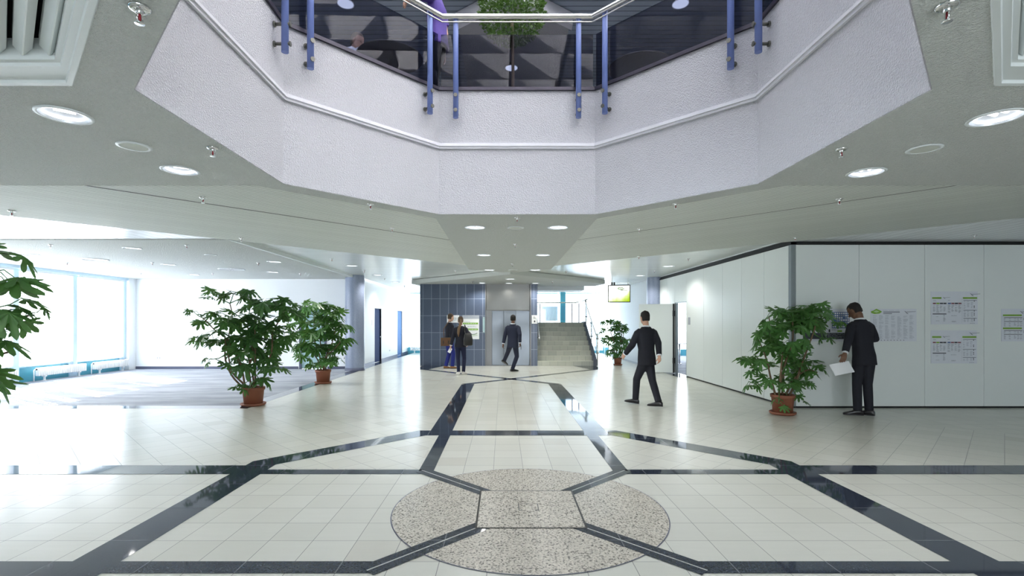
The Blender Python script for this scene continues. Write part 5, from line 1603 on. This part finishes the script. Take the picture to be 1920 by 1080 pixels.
        for q, (off, ln) in enumerate(((.0175, .040), (.006, .046), (-.0055, .043), (-.0165, .034))):
            p0 = h1 + sd * off * H - d * .006 * H; pts = [p0]; dd = d.copy(); cu = curl * (.8 + .12 * q)
            for k, seg in enumerate((.42, .33, .25)):
                rot = Quaternion(sd if sd.cross(d).dot(pn) > 0 else -sd, cu * (.6, 1.0, .7)[k]); dd = rot @ dd
                pts.append(pts[-1] + dd * ln * seg * H * 1.05)
            b.tube(pts, [.0052 * H, .0049 * H, .0045 * H, .0037 * H], 8)
        th0 = wr + d * .016 * H + sd * .015 * H
        th1 = th0 + (d * .7 + sd * .75 + pn * .25).normalized() * .022 * H; th2 = th1 + (d * .9 + sd * .2 + pn * .4).normalized() * .020 * H
        b.tube([th0, th1, th2], [.0068 * H, .006 * H, .0045 * H], 8)
    for hp, kn, an, fwd, pitch, f in legs:
        lwb = .84 if female else 1.0
        b.tube([hp + Vector((0, 0, .02 * H)), hp.lerp(kn, .35), hp.lerp(kn, .8), kn, kn.lerp(an, .3), kn.lerp(an, .75), an - Vector((0, 0, .012 * H))], [q * H * lwb for q in (.044, .042, .032, .029, .029, .021, .019)], 14)
    ob = b.build('body', M_['skin'], t); remesh(ob, voxel * 1.0, 3)
    # ---------------- trousers
    tr = MB()
    PS = [(-.055, .070, .060), (-.02, .088, .068), (.03, .088, .066), (.075, .082, .061)]
    tr.loft([ell(hipc + (TR @ Vector((0, 0, z * H)) if z > 0 else Vector((0, 0, z * H))), ax, ay, rx * H, ry * H) for z, rx, ry in PS])
    lw = .88 if female else 1.0
    for hp, kn, an, fwd, pitch, f in legs:
        hemp = an + (kn - an).normalized() * -.004 * H
        tr.tube([hp + Vector((0, 0, .03 * H)), hp.lerp(kn, .15), hp.lerp(kn, .55), kn, kn.lerp(an, .35), kn.lerp(an, .8), hemp], [q * H * lw for q in (.052, .054, .046, .038, .037, .034, .034)], 16)
    ob = tr.build('trousers', M_['trousers'], t); remesh(ob, .011, 4)
    # ---------------- jacket or shirt with sleeves
    j = MB(); k = 1.0
    JS = [(hem, .099, .078, -.002), (hem + .03, .097, .075, -.002), (0, .096, .073, -.002), (.05, .091 * f_, .068, 0), (.09, .088 * f_, .065, 0), (.15, .096 * f_, .071, .003), (.21, .106 * f_, .073, .001), (.258, .112 * f_, .063, -.004), (.283, .104 * f_, .050, -.006), (.296, .080 * f_, .046, -.006), (.308, .058, .042, -.007), (.322, .046, .040, -.006)]
    j.loft([ell(tw(0, y, z) if z > -.02 else hipc + TR @ Vector((0, y * H, 0)) + (TR @ Vector((0, 0, z * H))).lerp(Vector((0, 0, z * H)), .5), ax, ay, rx * H, ry * H, 24, 2.4) for z, rx, ry, y in JS])
    for (sh, el, wr), s in zip(arms, (-1, 1)):
        sh2 = sh + (TR @ Vector((-s * .026 * H, 0, -.010 * H)))
        if sleeve > .9: j.tube([sh2, sh.lerp(el, .22) + TR @ Vector((0, 0, -.004 * H)), sh.lerp(el, .75), el, el.lerp(wr, .35), el.lerp(wr, .93)], [q * H for q in (.032, .035, .036, .034, .031, .027)], 16)
        else: j.tube([sh2, sh.lerp(el, .25), sh.lerp(el, .62)], [q * H for q in (.040, .041, .040)], 16)
    ob = j.build(M_.get('top_name', 'jacket'), M_['top'], t); remesh(ob, .010, 4)
    # ---------------- collar and cuffs
    c = MB(); R1 = []
    for z, r, y in ((.300, .049, -.004), (.320, .043, -.004), (.335, .037, -.006), (.335, .034, -.006), (.318, .038, -.004)):
        R1.append(ell(tw(0, y, z), ax, ay, r * H, r * .95 * H, 24))
    c.loft(R1, cap0=False, cap1=False); c.build('shirt_collar', M_['collar'], t)
    if sleeve > .9 and M_.get('cuff', True):
        for (sh, el, wr) in arms:
            q = MB(); q.tube([el.lerp(wr, .90), el.lerp(wr, .985)], [.0255 * H, .0240 * H], 16); q.build('shirt_cuff', M_['collar'], t)
    # ---------------- shoes
    for hp, kn, an, fwd, pitch, f in legs:
        sdv = Vector((fwd.y, -fwd.x, 0))
        Rp = Matrix.Rotation(pitch, 3, sdv)
        toe_p = f + fwd * .06 * H
        def sp(a, z, x=0):
            v = Vector((0, 0, 0)) + fwd * (a * H) + Vector((0, 0, z * H))
            v = v - Vector((0, 0, .045 * H)); v = Rp @ v
            return an + v
        up = Rp @ Vector((0, 0, 1)); fw = Rp @ fwd
        sm = MB()
        prof = [(-.042, .017, .030), (-.036, .021, .044), (-.012, .023, .056), (.018, .024, .050), (.045, .026, .036), (.075, .026, .027), (.098, .021, .021), (.110, .010, .014)]
        R = []
        for a, w, hgt in prof:
            ring = []
            for q in range(14):
                an_ = 2 * math.pi * q / 14; ca, sa = math.cos(an_), math.sin(an_)
                z = (hgt * .5 + math.copysign(abs(sa) ** .6, sa) * hgt * .5); z = max(z, .001)
                ring.append(sp(a, z) + sdv * math.copysign(abs(ca) ** .7, ca) * w * H)
            R.append(ring)
        sm.loft(R); so_ = sm.build('shoe', M_['shoe'], t)
        sl = MB(); R = []
        for a, w, hgt in prof:
            R.append([sp(a, z) + sdv * x * w * 1.06 * H for x, z in ((-1, .007), (1, .007), (1, .0005), (-1, .0005))])
        sl.loft(R, 0, True, True, False); sl.build('sole', M_.get('sole', 'dark'), so_)
    # ---------------- hair
    hm = MB(); R = []
    for z, rx, ry, y in [(.028, .037, .047, -.004), (.045, .0415, .0525, -.004)] + [(a, b_, c_, d_ - .003) for a, b_, c_, d_ in HS[4:]] + [(.1335, .004, .005, -.008)]:
        g = 1.055 if z < .12 else 1.10
        ring = []
        for q in range(28):
            a = 2 * math.pi * q / 28; fr = math.sin(a)       # +1 = front
            lim = .098 if fr > .35 else (.058 if fr > -.15 else .0)
            kx = g * (1.04 if hairlen != 'short' else 1.0) if z >= lim else .86
            ring.append(hw(0, y, z + (.004 if z > .1 else 0)) + hx * math.cos(a) * rx * H * kx + hy * fr * ry * H * kx)
        R.append(ring)
    hm.loft(R); ho = hm.build('hair', M_['hair'], t)
    if hairlen == 'pony':
        q = MB(); q.tube([hw(0, -.055, .075), hw(0, -.075, .062), hw(.0, -.078, .02), tw(-.014, -.088, .27), tw(-.02, -.086, .20), tw(-.018, -.080, .135)], [q_ * H for q_ in (.014, .018, .022, .024, .022, .006)], 12)
        q.build('ponytail', M_['hair2'], ho)
    # ---------------- eyes and mouth
    for s in (-1, 1):
        q = MB(); q.ball(hw(s * .0165, .0475, .060), .0052 * H, seg=10, rings=6); q.build('eye', 'eye', t)
    q = MB(); q.ball(hw(0, .0485, .024), .012 * H, .004 * H, .0028 * H, 10, 6); q.build('mouth', 'lip', t)
    if palms and M_.get('glasses'):
        pass
    if M_.get('glasses'):
        q = MB()
        for s in (-1, 1):
            ring = [hw(s * .018, .055, .060) + hx * math.cos(a) * .0125 * H + (HR_ @ Vector((0, 0, 1))) * math.sin(a) * .0095 * H for a in [2 * math.pi * k / 12 for k in range(13)]]
            q.tube(ring, .0012 * H, 6); q.tube([hw(s * .030, .053, .061), hw(s * .044, .0, .058)], .0012 * H, 6)
        q.build('glasses', 'dark', t)
    t['_grip'] = 0
    del t['_grip']
    return t, dict(tw=tw, hw=hw, arms=arms, Rz=Rz, loc=L0, H=H)
def W_(info, p):
    return info['Rz'].inverted() @ p + info['loc']
suit = dict(skin='skin_d', trousers='suit', top='suit', collar='shirt', shoe='shoe_bk', hair='hair_bk')

# man walking to the left through the hall, seen from behind
fl_ = on_floor(1187, 757); fr_ = on_floor(1236, 765); hd_p = math.radians(52)
pc_ = (2.86, 9.98, 0)
person('man in dark suit striding left in mid hall, one arm swung out', pc_, hd_p, 1.93,
       [((fl_[0] + .05, fl_[1], .012), math.radians(72), .12), ((fr_[0] - .02, fr_[1] - .05, .006), math.radians(70), 0.0)],
       [at(1172, 664, 10.15), at(1236, 668, 9.75)], lean=.05, twist=-.42, head=(-.25, .05), mats=dict(suit, skin='skin_l', hair='hair_bk', trousers='suit'), hip_dz=-.045, curl=.55, hem=-.075)
# man walking to the lift doors, phone in his right hand
f1 = on_floor(942, 692.5); f2 = on_floor(961, 696.5)
t3, i3 = person('man in navy suit with a phone walking to the steel lift doors', (.335, 16.9, 0), math.radians(-34), 1.95,
       [((f1[0] + .02, f1[1], .10), math.radians(-50), -.55), ((f2[0], f2[1], .006), math.radians(-68), 0.0)],
       [at(942, 652, 16.95), at(975, 643, 16.75)], lean=.03, twist=.28, head=(.1, .02), mats=dict(suit, skin='skin_d', top='suit_navy', trousers='suit_navy'), hip_dz=-.03, curl=.75)
wr = W_(i3, i3['arms'][1][2]); dd = (W_(i3, i3['arms'][1][2]) - W_(i3, i3['arms'][1][1])).normalized()
pp = wr + dd * .13 + Vector((.03, -.03, 0))
ph = thing('phone', 'dark phone held by the man before the lift doors', 'phone', tuple(pp)); m = MB(); m.rbox(pp.x - .012, pp.x + .006, pp.y - .04, pp.y + .04, pp.z - .095, pp.z + .07, .004); m.build('phone_body', 'dark', ph, tuple(pp))
m = MB(); m.box(pp.x + .005, pp.x + .007, pp.y - .034, pp.y + .034, pp.z - .08, pp.z + .055); m.build('phone_screen', 'black', ph, tuple(pp))
# woman with long ponytail
pw_ = on_floor(863.5, 702.5)
t2, i2 = person('woman in navy jacket with long ponytail and white trainers', (*pw_, 0), math.radians(-6), 1.85,
       [((pw_[0] - .06, pw_[1] - .02, .006), math.radians(20), 0), ((pw_[0] + .09, pw_[1] + .05, .006), math.radians(-25), 0)],
       [at(845, 650, 15.85), at(877, 642, 15.75)], lean=.0, twist=0, head=(.25, .02), mats=dict(suit, skin='skin_l', top='jacket_dk', trousers='navy_trs', shoe='shoe_w', sole='shoe_w', hair='hair_br', hair2='hair_lt'), curl=.55, hairlen='pony', female=True, hem=-.04)
# shoulder bag on her right, paper tissue in her left hand
sb = at(877.5, 633, 15.5)
t = thing('shoulder_bag', 'black shoulder bag hanging at the right side of the woman', 'bag', tuple(sb)); og = tuple(sb)
m = MB(); m.loft([ell(sb + Vector((.0, 0, z)), Vector((.96, .28, 0)), Vector((-.28, .96, 0)), rx, ry, 20, 3) for z, rx, ry in ((-.25, .09, .05), (-.23, .14, .08), (-.05, .145, .085), (.10, .11, .06), (.14, .08, .03))]); m.build('bag_body', 'bag_bk', t, og)
shd = W_(i2, i2['tw'](.075, -.01, .318))
m = MB(); m.tube([sb + Vector((-.09, -.02, .13)), shd + Vector((0, -.11, -.10)), shd + Vector((0, -.02, .035)), shd + Vector((.03, .10, -.08)), sb + Vector((.10, .10, .10))], .014, 8); m.build('bag_strap', 'bag_bk', t, og)
wr = W_(i2, i2['arms'][0][2]); dd = (wr - W_(i2, i2['arms'][0][1])).normalized(); pp = wr + dd * .15
t = thing('paper_cup', 'small white folded leaflet in the left hand of the woman', 'leaflet', tuple(pp)); t.name = 'leaflet'
m = MB(); m.obox(Matrix.Translation(pp) @ Matrix.Rotation(.5, 4, 'Y'), .09, .012, .15); m.build('leaflet_sheet', 'paper_w', t, tuple(pp)); 
m = MB(); m.obox(Matrix.Translation(pp + Vector((.01, -.012, .0))) @ Matrix.Rotation(.42, 4, 'Y'), .085, .004, .145); m.build('leaflet_fold', 'paper_w', t, tuple(pp))
# man with satchel at the tile wall
p1 = on_floor(842, 691.2)
t1, i1 = person('man in dark jacket and blue trousers with satchel at the tiled wall', (*p1, 0), math.radians(-58), 1.98,
       [((p1[0] - .12, p1[1] + .03, .006), math.radians(-75), 0), ((p1[0] + .12, p1[1] - .02, .006), math.radians(-78), 0)],
       [(p1[0] + .30, p1[1] + .28, 1.12), (p1[0] + .10, p1[1] - .30, .98)], lean=.06, twist=0, head=(.1, .12), mats=dict(suit, skin='skin_l', top='jacket_dk', trousers='blue_trs', shoe='shoe_tan', hair='hair_br'), hem=-.05, hairlen='mid')
sb = at(835.5, 640, 17.62)
t = thing('satchel', 'brown leather satchel on the hip of the man at the tiled wall', 'bag', tuple(sb)); og = tuple(sb)
ux = Vector((.9, .25, 0)).normalized(); uy = Vector((-ux.y, ux.x, 0))
MtX = Matrix(((ux.x, uy.x, 0, sb.x), (ux.y, uy.y, 0, sb.y), (0, 0, 1, sb.z), (0, 0, 0, 1)))
m = MB(); m.loft([[MtX @ Vector((x * (1 - .04 * abs(z) * 0), y, z)) for x, y in ((-.17, -.045), (.17, -.045), (.175, 0), (.17, .045), (-.17, .045), (-.175, 0))] for z in (-.16, -.14, .0, .11, .13)], 0, True, True, False); m.build('bag_body', 'bag_br', t, og)
m = MB(); m.obox(MtX @ Matrix.Translation((0, -.055, .035)), .35, .016, .19); m.build('bag_flap', 'bag_br', t, og)
for x in (-.09, .09):
    m = MB(); m.obox(MtX @ Matrix.Translation((x, -.066, -.03)), .028, .012, .12); m.build('bag_buckle', 'shoe_bk', t, og)
shd = W_(i1, i1['tw'](.05, -.02, .322)); m = MB(); m.tube([sb + Vector((-.05, 0, .12)), sb.lerp(shd, .5) + Vector((-.14, -.12, .1)), shd + Vector((-.06, -.05, .02)), shd + Vector((.02, .03, .03))], .014, 8); m.build('bag_strap', 'bag_br', t, og)
# man reading the posters
pr_ = on_floor(1616, 778.5)
t5, i5 = person('man in dark suit bending to read posters, sheets in his left hand', (6.43, 8.93, 0), math.radians(8), 2.02,
       [((6.31, 8.92, .006), math.radians(70), 0), ((6.50, 8.90, .006), math.radians(40), 0)],
       [at(1583, 668, 8.68), (6.62, 9.38, 1.30)], lean=.13, twist=.12, head=(.25, .48), mats=dict(suit, skin='skin_d', hair='hair_bk'), hip_dz=.018, curl=.7, hem=-.085, palms=((.2, 1.0, -.3), None))
wr = W_(i5, i5['arms'][0][2]); dd = (wr - W_(i5, i5['arms'][0][1])).normalized(); pp = wr + dd * .12
c_ = [at(1555, 684, 8.72), at(1591, 677, 8.80), at(1602.5, 697, 8.76), at(1566, 704, 8.68)]
cen = sum(c_, Vector()) / 4
t = thing('paper_sheets', 'white sheets held low by the man reading posters', 'paper', tuple(cen))
for k in range(2):
    m = MB(); o_ = Vector((.006 * k, .010 * k, -.008 * k)); a = [p + o_ for p in c_]
    v = []
    for i in range(7):
        u = i / 6; bl = Vector((0, -.02 * math.sin(math.pi * u), .008 * math.sin(math.pi * u)))
        v += [a[0].lerp(a[1], u) + bl, a[3].lerp(a[2], u) + bl]
    n = len(v); off = Vector((0, .002, 0))
    m.add(v + [p + off for p in v], [(2 * i, 2 * i + 2, 2 * i + 3, 2 * i + 1) for i in range(6)] + [(n + 2 * i + 1, n + 2 * i + 3, n + 2 * i + 2, n + 2 * i) for i in range(6)])
    m.build('sheet', 'paper_w', t, tuple(cen), fix=False)
# upstairs: seated man with glasses at the left table, and a person in purple beside the glass
hz = 4.95
px_, py_ = -2.60, 8.52
person('man with glasses seated behind the balcony glass, left of the round table', (px_, py_, hz), math.radians(-115), 2.05,
       [((px_ + .45, py_ - .05, hz + .006), math.radians(-100), 0), ((px_ + .42, py_ - .30, hz + .006), math.radians(-110), 0)],
       [(px_ + .34, py_ + .18, hz + 1.02), (px_ + .22, py_ - .18, hz + 1.22)], lean=.16, head=(.1, .15), mats=dict(suit, skin='skin_l', top='shirt', top_name='shirt', trousers='suit', hair='hair_br', glasses=True, cuff=False), hip_dz=-.45, curl=.8, hem=-.02)
t = thing('cafe_chair', 'dark chair under the seated man upstairs', 'chair', (px_, py_, hz)); og = (px_, py_, hz)
m = MB(); m.rbox(px_ - .36, px_ + .20, py_ - .22, py_ + .22, hz + .36, hz + .40, .015); m.build('seat', 'table_dk', t, og)
m = MB(); m.rbox(px_ - .36, px_ - .32, py_ - .18, py_ + .26, hz + .39, hz + .94, .012); m.build('backrest', 'table_dk', t, og)
for a in (-.2, .2):
    for b_ in (-.18, .18):
        m = MB(); m.tube([(px_ + a, py_ + b_, hz + .002), (px_ + a, py_ + b_, hz + .37)], .013); m.build('leg', 'chrome', t, og)
px_, py_ = -1.0, 7.72
person('person in purple shirt with bare raised forearm behind the balcony rail', (px_, py_, hz), math.radians(75), 1.98,
       [((px_ + .02, py_ - .10, hz + .006), math.radians(80), 0), ((px_ - .02, py_ + .12, hz + .006), math.radians(70), 0)],
       [at(764, 2, 7.5), (px_ + .05, py_ + .32, hz + .98)], lean=.04, head=(0, .1), mats=dict(suit, skin='skin_l', top='purple', top_name='shirt', collar='purple', trousers='suit', hair='hair_br'), sleeve=.5, curl=.6, hem=-.05)
